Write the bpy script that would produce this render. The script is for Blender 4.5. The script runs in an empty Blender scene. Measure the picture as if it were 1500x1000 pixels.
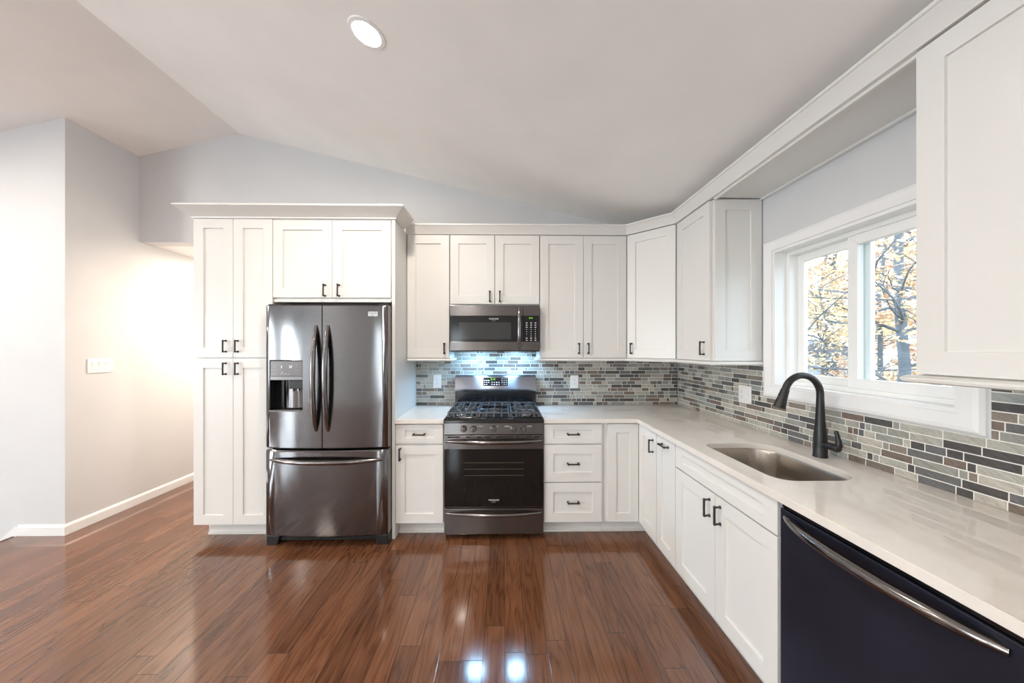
import bpy, bmesh, math, random
from mathutils import Vector, Matrix, noise as mnoise
S = 0.0254                       # all dimensions below are inches
PI = math.pi
sc = bpy.context.scene
col = sc.collection

# ------------------------------------------------------------------ camera
cam_d = bpy.data.cameras.new('camera')
cam_d.sensor_width = 36.0
cam_d.lens = 36.0 * 500.1 / 1500.0
cam_d.shift_x = (750 - 744.4) / 1500
cam_d.shift_y = (509.8 - 500) / 1500
cam_d.clip_start = 0.02
cam = bpy.data.objects.new('camera', cam_d)
cam.location = (2.75 * S, -128.0 * S, 57.4 * S)
cam.rotation_euler = (PI / 2, 0, -0.015)
col.objects.link(cam)
sc.camera = cam

# ------------------------------------------------------------------ world, exposure
vs = sc.view_settings
vs.view_transform = 'Standard'
vs.look = 'None'
vs.gamma = 1.0
vs.use_curve_mapping = False
vs.exposure = 0.06
sc.cycles.use_denoising = True
sc.cycles.max_bounces = 10
sc.cycles.diffuse_bounces = 6
sc.cycles.transparent_max_bounces = 12
sc.cycles.sample_clamp_indirect = 6.0
sc.cycles.use_light_tree = True

world = bpy.data.worlds.new('overcast_sky')
sc.world = world
world.use_nodes = True
wn = world.node_tree.nodes
wn['Background'].inputs[0].default_value = (0.80, 0.90, 1.0, 1)
wn['Background'].inputs[1].default_value = 4.0

LAMP = 700.0          # recessed ceiling lamps
HALL = 60.0           # hallway lamp
MICRO = 150.0         # lights under the microwave


# ------------------------------------------------------------------ node helpers
def new_mat(name):
    m = bpy.data.materials.new(name)
    m.use_nodes = True
    nt = m.node_tree
    return m, nt, nt.nodes['Principled BSDF']


def N(nt, t, **kw):
    n = nt.nodes.new(t)
    for k, v in kw.items():
        setattr(n, k, v)
    return n


def math_node(nt, op, a, b=None, c=None):
    n = nt.nodes.new('ShaderNodeMath')
    n.operation = op
    for i, v in enumerate((a, b, c)):
        if v is None:
            continue
        if isinstance(v, (int, float)):
            n.inputs[i].default_value = v
        else:
            nt.links.new(v, n.inputs[i])
    return n.outputs[0]


def ramp(nt, fac, stops, interp='LINEAR'):
    r = nt.nodes.new('ShaderNodeValToRGB')
    r.color_ramp.interpolation = interp
    el = r.color_ramp.elements
    while len(el) < len(stops):
        el.new(0.5)
    for e, (p, c) in zip(el, stops):
        e.position = p
        e.color = (*c, 1)
    nt.links.new(fac, r.inputs[0])
    return r.outputs[0]


def pos_inches(nt):
    g = nt.nodes.new('ShaderNodeNewGeometry')
    v = nt.nodes.new('ShaderNodeVectorMath')
    v.operation = 'SCALE'
    v.inputs['Scale'].default_value = 1 / S
    nt.links.new(g.outputs['Position'], v.inputs[0])
    return v.outputs[0], g


def noise(nt, vec, scale, detail=3.0, rough=0.5, dist=0.0):
    n = nt.nodes.new('ShaderNodeTexNoise')
    n.inputs['Scale'].default_value = scale
    n.inputs['Detail'].default_value = detail
    n.inputs['Roughness'].default_value = rough
    n.inputs['Distortion'].default_value = dist
    if vec is not None:
        nt.links.new(vec, n.inputs['Vector'])
    return n.outputs['Fac']


def vscale(nt, vec, s):
    m = nt.nodes.new('ShaderNodeVectorMath')
    m.operation = 'MULTIPLY'
    nt.links.new(vec, m.inputs[0])
    m.inputs[1].default_value = s
    return m.outputs[0]


def bump(nt, bsdf, height, strength, dist=0.001):
    b = nt.nodes.new('ShaderNodeBump')
    b.inputs['Strength'].default_value = strength
    b.inputs['Distance'].default_value = dist
    nt.links.new(height, b.inputs['Height'])
    nt.links.new(b.outputs['Normal'], bsdf.inputs['Normal'])
    return b


def paint(name, c, rough=0.5, tex=0.06, scale=2.0, var=0.02, spec=0.5):
    """painted or moulded surface: faint orange-peel bump and faint tone drift"""
    m, nt, b = new_mat(name)
    p, _ = pos_inches(nt)
    f = noise(nt, p, 0.08, 2)
    lo = tuple(x * (1 - var) for x in c)
    hi = tuple(min(1, x * (1 + var)) for x in c)
    nt.links.new(ramp(nt, f, [(0.3, lo), (0.7, hi)]), b.inputs['Base Color'])
    b.inputs['Roughness'].default_value = rough
    b.inputs['Specular IOR Level'].default_value = spec
    if tex:
        bump(nt, b, noise(nt, p, scale, 2), tex, 0.0006)
    return m


def metal(name, c, rough, brush_axis=None, wob=0.0, brush=0.06, aniso=0.0):
    m, nt, b = new_mat(name)
    p, _ = pos_inches(nt)
    b.inputs['Metallic'].default_value = 1.0
    if brush_axis is not None:
        s = [14.0, 14.0, 14.0]
        s[brush_axis] = 0.12
        f = noise(nt, vscale(nt, p, s), 1.0, 2)
        r = math_node(nt, 'MULTIPLY_ADD', f, brush, rough - brush * 0.5)
        nt.links.new(r, b.inputs['Roughness'])
        lo = tuple(x * 0.93 for x in c)
        hi = tuple(x * 1.07 for x in c)
        nt.links.new(ramp(nt, f, [(0.3, lo), (0.7, hi)]), b.inputs['Base Color'])
    else:
        b.inputs['Base Color'].default_value = (*c, 1)
        b.inputs['Roughness'].default_value = rough
    if aniso:
        tg = nt.nodes.new('ShaderNodeTangent')
        tg.direction_type = 'RADIAL'
        tg.axis = 'X'
        nt.links.new(tg.outputs[0], b.inputs['Tangent'])
        b.inputs['Anisotropic'].default_value = aniso
    if wob:
        w = noise(nt, vscale(nt, p, (0.12, 0.12, 0.035)), 1.0, 1)
        bump(nt, b, w, wob, 0.02)
    return m


def glow(name, c, strength):
    m, nt, b = new_mat(name)
    b.inputs['Base Color'].default_value = (0, 0, 0, 1)
    b.inputs['Emission Color'].default_value = (*c, 1)
    b.inputs['Emission Strength'].default_value = strength
    return m


def glass_mat(name, tint, refl=0.08, rough=0.0):
    m = bpy.data.materials.new(name)
    m.use_nodes = True
    nt = m.node_tree
    nt.nodes.clear()
    out = nt.nodes.new('ShaderNodeOutputMaterial')
    tr = nt.nodes.new('ShaderNodeBsdfTransparent')
    tr.inputs[0].default_value = (*tint, 1)
    gl = nt.nodes.new('ShaderNodeBsdfGlossy')
    gl.inputs['Roughness'].default_value = rough
    lw = nt.nodes.new('ShaderNodeLayerWeight')
    lw.inputs[0].default_value = 0.5
    fr = nt.nodes.new('ShaderNodeMath')
    fr.operation = 'MULTIPLY_ADD'
    pw = math_node(nt, 'POWER', lw.outputs['Facing'], 4.0)
    nt.links.new(pw, fr.inputs[0])
    fr.inputs[1].default_value = 0.6
    fr.inputs[2].default_value = refl * 0.5
    mx = nt.nodes.new('ShaderNodeMixShader')
    nt.links.new(fr.outputs[0], mx.inputs[0])
    nt.links.new(tr.outputs[0], mx.inputs[1])
    nt.links.new(gl.outputs[0], mx.inputs[2])
    nt.links.new(mx.outputs[0], out.inputs[0])
    return m


# ------------------------------------------------------------------ materials
M = {}
M['wall'] = paint('pale_grey_wall_paint', (0.64, 0.646, 0.657), 0.6, 0.05, 3.0)
M['ceiling'] = paint('ceiling_paint', (0.88, 0.86, 0.84), 0.8, 0.05, 3.0)
M['trim'] = paint('white_trim_paint', (0.84, 0.84, 0.84), 0.35, 0.02)
M['cab'] = paint('white_cabinet_lacquer', (0.735, 0.724, 0.70), 0.32, 0.02, 6.0, 0.01)
M['vinyl'] = paint('white_window_vinyl', (0.85, 0.85, 0.84), 0.3, 0.0)
M['plastic'] = paint('white_plastic', (0.86, 0.85, 0.84), 0.3, 0.0)
M['slot'] = paint('dark_slot', (0.12, 0.12, 0.12), 0.6, 0.0)
M['bronze'] = paint('oil_rubbed_bronze', (0.022, 0.016, 0.014), 0.38, 0.05, 8.0)
M['black'] = paint('matte_black', (0.012, 0.012, 0.013), 0.38, 0.0)
M['black_gloss'] = paint('black_enamel', (0.008, 0.008, 0.009), 0.12, 0.0)
M['iron'] = paint('cast_iron', (0.085, 0.09, 0.10), 0.2, 0.1, 20.0)
M['steel_dark'] = metal('black_stainless', (0.190, 0.184, 0.186), 0.13, 0, 0.22, 0.04)
M['steel_band'] = metal('brushed_black_stainless', (0.19, 0.178, 0.175), 0.24, 0, 0.1, 0.05, 0.8)
M['steel_bright'] = metal('brushed_backguard_steel', (0.40, 0.41, 0.46), 0.30, 0, 0, 0.06, 0.85)
M['steel_handle'] = metal('handle_steel', (0.22, 0.205, 0.20), 0.17)
M['knob'] = metal('knob_steel', (0.24, 0.228, 0.225), 0.25)
M['steel_sink'] = metal('satin_sink_steel', (0.50, 0.45, 0.40), 0.24, 1, 0, 0.1)
M['fridge_side'] = paint('grey_fridge_side', (0.25, 0.24, 0.24), 0.45, 0.1, 10.0)
M['glass_black'] = paint('black_glass', (0.006, 0.0055, 0.0055), 0.06, 0.0)
M['glass_mesh'] = paint('screened_microwave_glass', (0.035, 0.037, 0.037), 0.12, 0.0)
M['chrome'] = metal('chrome', (0.7, 0.7, 0.72), 0.12)
M['film'] = paint('navy_film_over_steel', (0.0125, 0.0135, 0.0235), 0.30, 0.15, 0.5, 0.25, 0.35)
M['white_ink'] = paint('white_print', (0.8, 0.8, 0.8), 0.4, 0.0)
M['grey_ink'] = paint('grey_print', (0.35, 0.35, 0.35), 0.4, 0.0)
M['red_ink'] = paint('red_print', (0.55, 0.05, 0.05), 0.4, 0.0)
M['digit_green'] = glow('green_digits', (0.25, 1.0, 0.02), 1.6)
M['digit_white'] = glow('white_digits', (0.9, 0.92, 1.0), 1.5)
M['rack'] = paint('dim_rack_wire', (0.10, 0.085, 0.06), 0.3, 0.0)
M['glass'] = glass_mat('window_glass', (0.93, 0.97, 0.98))
M['lamp'] = glow('lamp_lens', (1.0, 0.90, 0.79), LAMP)
M['hall_lamp'] = glow('hall_lamp_lens', (1.0, 0.83, 0.66), LAMP * 2.1)
M['cool_led'] = glow('cool_led', (0.34, 0.66, 1.0), MICRO)


def floor_material():
    m, nt, b = new_mat('cherry_stained_oak_planks')
    p, _ = pos_inches(nt)
    sx = nt.nodes.new('ShaderNodeSeparateXYZ')
    nt.links.new(p, sx.inputs[0])
    W = 4.07
    u = math_node(nt, 'DIVIDE', math_node(nt, 'ADD', sx.outputs[0], 13.19 + 407), W)
    row = math_node(nt, 'FLOOR', u)
    fu = math_node(nt, 'FRACT', u)
    w1 = nt.nodes.new('ShaderNodeTexWhiteNoise')
    w1.noise_dimensions = '1D'
    nt.links.new(row, w1.inputs['W'])
    L = math_node(nt, 'MULTIPLY_ADD', w1.outputs['Value'], 22.0, 34.0)
    yo = math_node(nt, 'MULTIPLY_ADD', w1.outputs['Value'], 173.0, 800.0)
    v = math_node(nt, 'DIVIDE', math_node(nt, 'ADD', sx.outputs[1], yo), L)
    pl = math_node(nt, 'FLOOR', v)
    fv = math_node(nt, 'FRACT', v)
    cid = nt.nodes.new('ShaderNodeCombineXYZ')
    nt.links.new(row, cid.inputs[0])
    nt.links.new(pl, cid.inputs[1])
    w2 = nt.nodes.new('ShaderNodeTexWhiteNoise')
    w2.noise_dimensions = '2D'
    nt.links.new(cid.outputs[0], w2.inputs['Vector'])
    rnd = w2.outputs['Value']
    # grain coordinates, shifted per plank
    off = nt.nodes.new('ShaderNodeVectorMath')
    off.operation = 'SCALE'
    off.inputs['Scale'].default_value = 90.0
    nt.links.new(w2.outputs['Color'], off.inputs[0])
    gp = nt.nodes.new('ShaderNodeVectorMath')
    gp.operation = 'ADD'
    nt.links.new(p, gp.inputs[0])
    nt.links.new(off.outputs[0], gp.inputs[1])
    g = gp.outputs[0]
    low = noise(nt, vscale(nt, g, (0.30, 0.030, 1)), 1.0, 2, 0.5, 0.3)
    rings = math_node(nt, 'ABSOLUTE', math_node(nt, 'SINE', math_node(nt, 'MULTIPLY', low, 22.0)))
    rings = math_node(nt, 'POWER', rings, 0.45)
    pores = noise(nt, vscale(nt, g, (4.5, 0.22, 1)), 1.0, 3, 0.65)
    pores = math_node(nt, 'GREATER_THAN', pores, 0.60)
    fine = noise(nt, vscale(nt, g, (3.0, 0.15, 1)), 1.0, 3, 0.6)
    t = math_node(nt, 'MULTIPLY_ADD', rnd, 0.26, 0.04)
    t = math_node(nt, 'MULTIPLY_ADD', rings, 0.30, t)
    t = math_node(nt, 'MULTIPLY_ADD', fine, 0.45, t)
    t = math_node(nt, 'SUBTRACT', t, math_node(nt, 'MULTIPLY', pores, 0.07))
    c = ramp(nt, t, [(0.12, (0.040, 0.0155, 0.0075)), (0.45, (0.092, 0.0355, 0.0160)),
                     (0.72, (0.165, 0.068, 0.032)), (1.0, (0.235, 0.108, 0.055))])
    # seams
    ex = math_node(nt, 'MINIMUM', fu, math_node(nt, 'SUBTRACT', 1.0, fu))
    ex = math_node(nt, 'MULTIPLY', ex, W)
    ey = math_node(nt, 'MULTIPLY', math_node(nt, 'MINIMUM', fv, math_node(nt, 'SUBTRACT', 1.0, fv)), L)
    e = math_node(nt, 'MINIMUM', ex, ey)
    seam = nt.nodes.new('ShaderNodeMapRange')
    seam.inputs['From Min'].default_value = 0.02
    seam.inputs['From Max'].default_value = 0.075
    nt.links.new(e, seam.inputs['Value'])
    mx = nt.nodes.new('ShaderNodeMix')
    mx.data_type = 'RGBA'
    nt.links.new(seam.outputs[0], mx.inputs[0])
    mx.inputs[6].default_value = (0.022, 0.009, 0.005, 1)
    nt.links.new(c, mx.inputs[7])
    nt.links.new(mx.outputs[2], b.inputs['Base Color'])
    b.inputs['Roughness'].default_value = 0.13
    b.inputs['Specular IOR Level'].default_value = 0.6
    b.inputs['Coat Weight'].default_value = 0.3
    b.inputs['Coat Roughness'].default_value = 0.07
    h = math_node(nt, 'MULTIPLY_ADD', seam.outputs[0], 1.0, math_node(nt, 'MULTIPLY', fine, 0.16))
    h = math_node(nt, 'MULTIPLY_ADD', rings, 0.05, h)
    h = math_node(nt, 'MULTIPLY_ADD', rnd, 0.25, h)
    wv = noise(nt, vscale(nt, g, (0.22, 0.06, 1)), 1.0, 1)
    h = math_node(nt, 'MULTIPLY_ADD', wv, 1.0, h)
    bump(nt, b, h, 0.20, 0.0012)
    return m


M['floor'] = floor_material()


def tile_material():
    m, nt, b = new_mat('mixed_glass_stone_mosaic')
    p, g = pos_inches(nt)
    r = g.outputs['Random Per Island']
    base = ramp(nt, r, [(0.0, (0.43, 0.415, 0.365)), (0.20, (0.31, 0.31, 0.28)), (0.36, (0.49, 0.46, 0.40)),
                        (0.52, (0.085, 0.08, 0.078)), (0.66, (0.19, 0.15, 0.125)), (0.80, (0.145, 0.145, 0.145)),
                        (0.90, (0.25, 0.21, 0.175)), (0.96, (0.34, 0.36, 0.34))], 'CONSTANT')
    off = nt.nodes.new('ShaderNodeVectorMath')
    off.operation = 'SCALE'
    nt.links.new(p, off.inputs[0])
    off.inputs['Scale'].default_value = 1.0
    add = nt.nodes.new('ShaderNodeVectorMath')
    add.operation = 'ADD'
    cx = nt.nodes.new('ShaderNodeCombineXYZ')
    k = math_node(nt, 'MULTIPLY', r, 377.0)
    for i in range(3):
        nt.links.new(k, cx.inputs[i])
    nt.links.new(p, add.inputs[0])
    nt.links.new(cx.outputs[0], add.inputs[1])
    # diagonal streaks
    s = nt.nodes.new('ShaderNodeSeparateXYZ')
    nt.links.new(add.outputs[0], s.inputs[0])
    along = math_node(nt, 'ADD', s.outputs[0], s.outputs[1])
    d1 = math_node(nt, 'SUBTRACT', math_node(nt, 'MULTIPLY', s.outputs[2], 1.0), math_node(nt, 'MULTIPLY', along, 0.55))
    d2 = math_node(nt, 'ADD', along, s.outputs[2])
    dv = nt.nodes.new('ShaderNodeCombineXYZ')
    nt.links.new(math_node(nt, 'MULTIPLY', d1, 2.2), dv.inputs[0])
    nt.links.new(math_node(nt, 'MULTIPLY', d2, 0.35), dv.inputs[1])
    f = noise(nt, dv.outputs[0], 1.0, 5, 0.65, 1.2)
    f2 = noise(nt, add.outputs[0], 3.0, 4, 0.7)
    k1 = math_node(nt, 'MULTIPLY_ADD', f, 1.3, 0.34)
    k2 = math_node(nt, 'MULTIPLY_ADD', f2, 0.5, 0.72)
    kk = math_node(nt, 'MULTIPLY', k1, k2)
    sc_ = nt.nodes.new('ShaderNodeVectorMath')
    sc_.operation = 'SCALE'
    nt.links.new(base, sc_.inputs[0])
    nt.links.new(kk, sc_.inputs['Scale'])
    nt.links.new(sc_.outputs[0], b.inputs['Base Color'])
    b.inputs['Roughness'].default_value = 0.22
    bump(nt, b, f, 0.10, 0.002)
    return m


M['tile'] = tile_material()
M['grout'] = paint('pale_grout', (0.82, 0.80, 0.75), 0.8, 0.15, 8.0)


def quartz_material():
    m, nt, b = new_mat('warm_white_quartz')
    p, _ = pos_inches(nt)
    f = noise(nt, p, 0.12, 4, 0.6, 0.8)
    sp = noise(nt, p, 3.5, 3, 0.7)
    v = noise(nt, p, 0.22, 5, 0.6, 1.5)
    vein = math_node(nt, 'ABSOLUTE', math_node(nt, 'SUBTRACT', v, 0.5))
    vein = math_node(nt, 'LESS_THAN', vein, 0.006)
    spk = math_node(nt, 'GREATER_THAN', sp, 0.68)
    t = math_node(nt, 'MULTIPLY_ADD', f, 0.6, 0.35)
    t = math_node(nt, 'SUBTRACT', t, math_node(nt, 'MULTIPLY', vein, 0.12))
    t = math_node(nt, 'SUBTRACT', t, math_node(nt, 'MULTIPLY', spk, 0.16))
    c = ramp(nt, t, [(0.2, (0.66, 0.61, 0.555)), (0.8, (0.80, 0.755, 0.705))])
    nt.links.new(c, b.inputs['Base Color'])
    b.inputs['Roughness'].default_value = 0.045
    b.inputs['Specular IOR Level'].default_value = 0.6
    return m


M['quartz'] = quartz_material()


# ------------------------------------------------------------------ mesh builder
class B:
    def __init__(self):
        self.v = []
        self.f = []

    def add(self, vs_, fs_):
        o = len(self.v)
        self.v += [tuple(x) for x in vs_]
        self.f += [tuple(i + o for i in f) for f in fs_]
        return self

    def box(self, x0, x1, y0, y1, z0, z1):
        x0, x1 = min(x0, x1), max(x0, x1)
        y0, y1 = min(y0, y1), max(y0, y1)
        z0, z1 = min(z0, z1), max(z0, z1)
        v = [(x0, y0, z0), (x1, y0, z0), (x1, y1, z0), (x0, y1, z0), (x0, y0, z1), (x1, y0, z1), (x1, y1, z1), (x0, y1, z1)]
        return self.add(v, [(0, 3, 2, 1), (4, 5, 6, 7), (0, 1, 5, 4), (1, 2, 6, 5), (2, 3, 7, 6), (3, 0, 4, 7)])

    def prism(self, poly, a0, a1, axis='z'):
        """polygon (2-D) swept along an axis; axis z: (x,y); y: (x,z); x: (y,z)"""
        n = len(poly)

        def mk(p, a):
            if axis == 'z':
                return (p[0], p[1], a)
            if axis == 'y':
                return (p[0], a, p[1])
            return (a, p[0], p[1])
        v = [mk(p, a0) for p in poly] + [mk(p, a1) for p in poly]
        f = [tuple(range(n))[::-1], tuple(range(n, 2 * n))]
        f += [(i, (i + 1) % n, n + (i + 1) % n, n + i) for i in range(n)]
        return self.add(v, f)

    def tube(self, pts, rad, n=10, caps=True, squash=1.0):
        pts = [Vector(p) for p in pts]
        if not isinstance(rad, (list, tuple)):
            rad = [rad] * len(pts)
        v, f = [], []
        up = None
        for i, p in enumerate(pts):
            t = (pts[min(i + 1, len(pts) - 1)] - pts[max(i - 1, 0)]).normalized()
            if up is None:
                up = Vector((0, 0, 1)) if abs(t.z) < 0.9 else Vector((1, 0, 0))
            a = t.cross(up)
            if a.length < 1e-6:
                a = t.orthogonal()
            a.normalize()
            b_ = a.cross(t).normalized()
            up = b_
            for k in range(n):
                th = 2 * PI * k / n
                v.append(p + (a * math.cos(th) + b_ * math.sin(th) * squash) * rad[i])
        for i in range(len(pts) - 1):
            for k in range(n):
                f.append((i * n + k, i * n + (k + 1) % n, (i + 1) * n + (k + 1) % n, (i + 1) * n + k))
        if caps:
            f.append(tuple(range(n))[::-1])
            f.append(tuple(range((len(pts) - 1) * n, len(pts) * n)))
        return self.add(v, f)

    def lathe(self, prof, c=(0, 0, 0), axis='z', n=24):
        v, f = [], []
        for r, h in prof:
            for k in range(n):
                th = 2 * PI * k / n
                a, b_ = r * math.cos(th), r * math.sin(th)
                if axis == 'z':
                    v.append((c[0] + a, c[1] + b_, c[2] + h))
                elif axis == 'y':
                    v.append((c[0] + a, c[1] + h, c[2] + b_))
                else:
                    v.append((c[0] + h, c[1] + a, c[2] + b_))
        m = len(prof)
        for i in range(m - 1):
            for k in range(n):
                f.append((i * n + k, i * n + (k + 1) % n, (i + 1) * n + (k + 1) % n, (i + 1) * n + k))
        f.append(tuple(range(n))[::-1])
        f.append(tuple(range((m - 1) * n, m * n)))
        return self.add(v, f)

    def sweep(self, path, prof, closed=False):
        """profile (outward, z) swept along a plan polyline with mitred corners; outward = right-hand side of travel"""
        n = len(path)
        P = [Vector((p[0], p[1])) for p in path]
        rings = []
        for i in range(n):
            if closed:
                d0 = (P[i] - P[i - 1]).normalized()
                d1 = (P[(i + 1) % n] - P[i]).normalized()
            else:
                d0 = (P[i] - P[i - 1]).normalized() if i else (P[1] - P[0]).normalized()
                d1 = (P[i + 1] - P[i]).normalized() if i < n - 1 else d0
            n0, n1 = Vector((d0.y, -d0.x)), Vector((d1.y, -d1.x))
            mv = n0 + n1
            mv = mv / (mv.length_squared / 2) if mv.length > 1e-6 else n0
            rings.append([(P[i].x + mv.x * o, P[i].y + mv.y * o, z) for o, z in prof])
        m = len(prof)
        v = [q for r in rings for q in r]
        f = []
        for i in range(n if closed else n - 1):
            j = (i + 1) % n
            for k in range(m):
                f.append((i * m + k, j * m + k, j * m + (k + 1) % m, i * m + (k + 1) % m))
        if not closed:
            f.append(tuple(range(m)))
            f.append(tuple(range((n - 1) * m, n * m))[::-1])
        return self.add(v, f)

    def shaker(self, x0, x1, z0, z1, yf, t=0.75, sw=2.8, rh=None):
        """a framed door slab: its back at yf, its face at yf - t, the panel recessed"""
        rh = sw if rh is None else rh
        y = yf - t
        r = y + 0.36
        ch = 0.05

        def ring(ix, iz, yy):
            return [(x0 + ix, yy, z0 + iz), (x1 - ix, yy, z0 + iz), (x1 - ix, yy, z1 - iz), (x0 + ix, yy, z1 - iz)]
        v = ring(0, 0, yf) + ring(0, 0, y) + ring(sw, rh, y) + ring(sw + ch, rh + ch, r)
        f = [(0, 3, 2, 1), (12, 13, 14, 15)]
        for a, b_ in ((0, 4), (4, 8), (8, 12)):
            for k in range(4):
                f.append((a + k, a + (k + 1) % 4, b_ + (k + 1) % 4, b_ + k))
        return self.add(v, f)

    def build(self, name, mat, parent=None, bevel=0.0, seg=2, smooth=35, loc=None, rot=None):
        me = bpy.data.meshes.new(name)
        me.from_pydata([(a * S, b_ * S, c * S) for a, b_, c in self.v], [], self.f)
        bm = bmesh.new()
        bm.from_mesh(me)
        bmesh.ops.recalc_face_normals(bm, faces=bm.faces)
        if bevel:
            es = [e for e in bm.edges if len(e.link_faces) == 2 and e.calc_face_angle(0) > math.radians(30)]
            bmesh.ops.bevel(bm, geom=es, offset=bevel * S, segments=seg, affect='EDGES', clamp_overlap=True, profile=0.5)
        bm.to_mesh(me)
        bm.free()
        if smooth:
            me.polygons.foreach_set('use_smooth', [True] * len(me.polygons))
            me.set_sharp_from_angle(angle=math.radians(min(smooth, 18) if bevel and smooth <= 35 else smooth))
        me.materials.append(mat)
        o = bpy.data.objects.new(name, me)
        col.objects.link(o)
        if parent is not None:
            o.parent = parent
        if loc:
            o.location = tuple(a * S for a in loc)
        if rot:
            o.rotation_euler = rot
        return o


def tag(o, label, cat, group=None):
    o['label'] = label
    o['category'] = cat
    if group:
        o['group'] = group
    return o


def thing(name, label, cat, loc=(0, 0, 0), rot=0.0, group=None):
    o = bpy.data.objects.new(name, None)
    o.empty_display_size = 0.1
    col.objects.link(o)
    o.location = tuple(a * S for a in loc)
    o.rotation_euler = rot if isinstance(rot, tuple) else (0, 0, rot)
    return tag(o, label, cat, group)


def struct(o):
    o['kind'] = 'structure'
    return o


_txt_cache = {}


def text(name, s, size, mat, parent, loc, rot=(PI / 2, 0, 0), depth=0.01, align='CENTER', spacing=1.0):
    """lettering as mesh, standing on the face at loc"""
    cu = bpy.data.curves.new(name, 'FONT')
    cu.body = s
    cu.size = size * S
    cu.extrude = depth * S
    cu.align_x = align
    cu.align_y = 'CENTER'
    cu.space_character = spacing
    tmp = bpy.data.objects.new('tmp_text', cu)
    col.objects.link(tmp)
    bpy.context.view_layer.update()
    me = bpy.data.meshes.new_from_object(tmp.evaluated_get(bpy.context.evaluated_depsgraph_get()))
    bpy.data.objects.remove(tmp)
    bpy.data.curves.remove(cu)
    me.name = name
    me.materials.clear()
    me.materials.append(mat)
    o = bpy.data.objects.new(name, me)
    col.objects.link(o)
    o.parent = parent
    o.location = tuple(a * S for a in loc)
    o.rotation_euler = rot
    return o


# ------------------------------------------------------------------ room dimensions
XR = 68.78            # tile face on the right wall
WR = 69.2             # right wall surface
WB = 0.4              # back wall surface
HX = -131.9           # hallway wall surface
JY = -21.0            # wall facing the room at far left
LX, RY = -259.0, -300.0
RIDGE, RZ, SR, SL = -95.0, 137.0, 0.2378, 0.236


def ceil_z(x):
    return RZ - SR * (x - RIDGE) if x > RIDGE else RZ + SL * (x - RIDGE)


# floor (with the stairwell left open at far left)
b = B()
b.box(-145.8, WR + 6, RY - 6, 126, -6, 0)
b.box(LX - 6, -145.8, RY - 6, -62, -6, 0)
o = struct(b.build('floor', M['floor'], smooth=0))

# back wall above the hallway opening and behind the cabinets (gable)
b = B()
gx0, gx1 = HX - 0.0, WR
poly = [(-90.6, 0), (gx1, 0), (gx1, ceil_z(gx1)), (RIDGE, RZ), (gx0, ceil_z(gx0)), (gx0, 96.6), (-90.6, 96.6)]
b.prism(poly, WB, WB + 5, 'y')
struct(b.build('wall_back', M['wall'], smooth=0))

# hallway: left wall (with the jog at far left), right wall, end, ceiling
b = B()
b.prism([(HX, JY), (HX, 126), (HX - 5, 126), (HX - 5, JY + 5), (LX, JY + 5), (LX, JY)], -60, 140, 'z')
struct(b.build('wall_hall_left', M['wall'], smooth=0))
b = B().box(-90.6, -85.6, WB + 5, 126, 0, 96.6)
struct(b.build('wall_hall_right', M['wall'], smooth=0))
b = B().box(HX, -90.6, 121, 126, 0, 96.6)
struct(b.build('wall_hall_end', M['wall'], smooth=0))
b = B().box(HX, -90.6, WB + 5, 126, 96.6, 99)
struct(b.build('ceiling_hall', M['ceiling'], smooth=0))

# right wall with the window opening
WY0, WY1, WZ0, WZ1 = -79.6, -45.1, 47.9, 81.3
b = B()
zt = ceil_z(WR) + 2
b.box(WR, WR + 6, WY1, WB + 5, 0, zt)
b.box(WR, WR + 6, RY, WY0, 0, zt)
b.box(WR, WR + 6, WY0, WY1, 0, WZ0)
b.box(WR, WR + 6, WY0, WY1, WZ1, zt)
struct(b.build('wall_right', M['wall'], smooth=0))

# rear wall with two tall windows, and left wall with a glazed patio door (all behind the camera)
def wall_with_holes(name, axis, pos, a0, a1, holes, top):
    b_ = B()
    cuts = sorted(holes)
    cur = a0

    def put(u0, u1, z0, z1):
        if axis == 'x':
            b_.box(pos - 6, pos, u0, u1, z0, z1)
        else:
            b_.box(u0, u1, pos - 6, pos, z0, z1)
    for h0, h1, z0, z1 in cuts:
        put(cur, h0, 0, top)
        if z0 > 0:
            put(h0, h1, 0, z0)
        put(h0, h1, z1, top)
        cur = h1
    put(cur, a1, 0, top)
    return struct(b_.build(name, M['wall'], smooth=0))


rear_holes = [(-60, -44, 1, 82)]
left_holes = [(-292, -228, 1, 82), (-200, -140, 24, 82)]
wall_with_holes('wall_rear', 'y', RY, LX, WR, rear_holes, 137)
wall_with_holes('wall_left', 'x', LX, RY, JY, left_holes, 102)

# vaulted ceiling: two slopes
b = B()
b.prism([(RIDGE, RZ), (WR + 6, ceil_z(WR + 6)), (WR + 6, ceil_z(WR + 6) + 4), (RIDGE, RZ + 4)], RY - 6, WB + 5, 'y')
b.prism([(LX - 6, ceil_z(LX - 6)), (RIDGE, RZ), (RIDGE, RZ + 4), (LX - 6, ceil_z(LX - 6) + 4)], RY - 6, WB + 5, 'y')
struct(b.build('ceiling', M['ceiling'], smooth=0))

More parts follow.
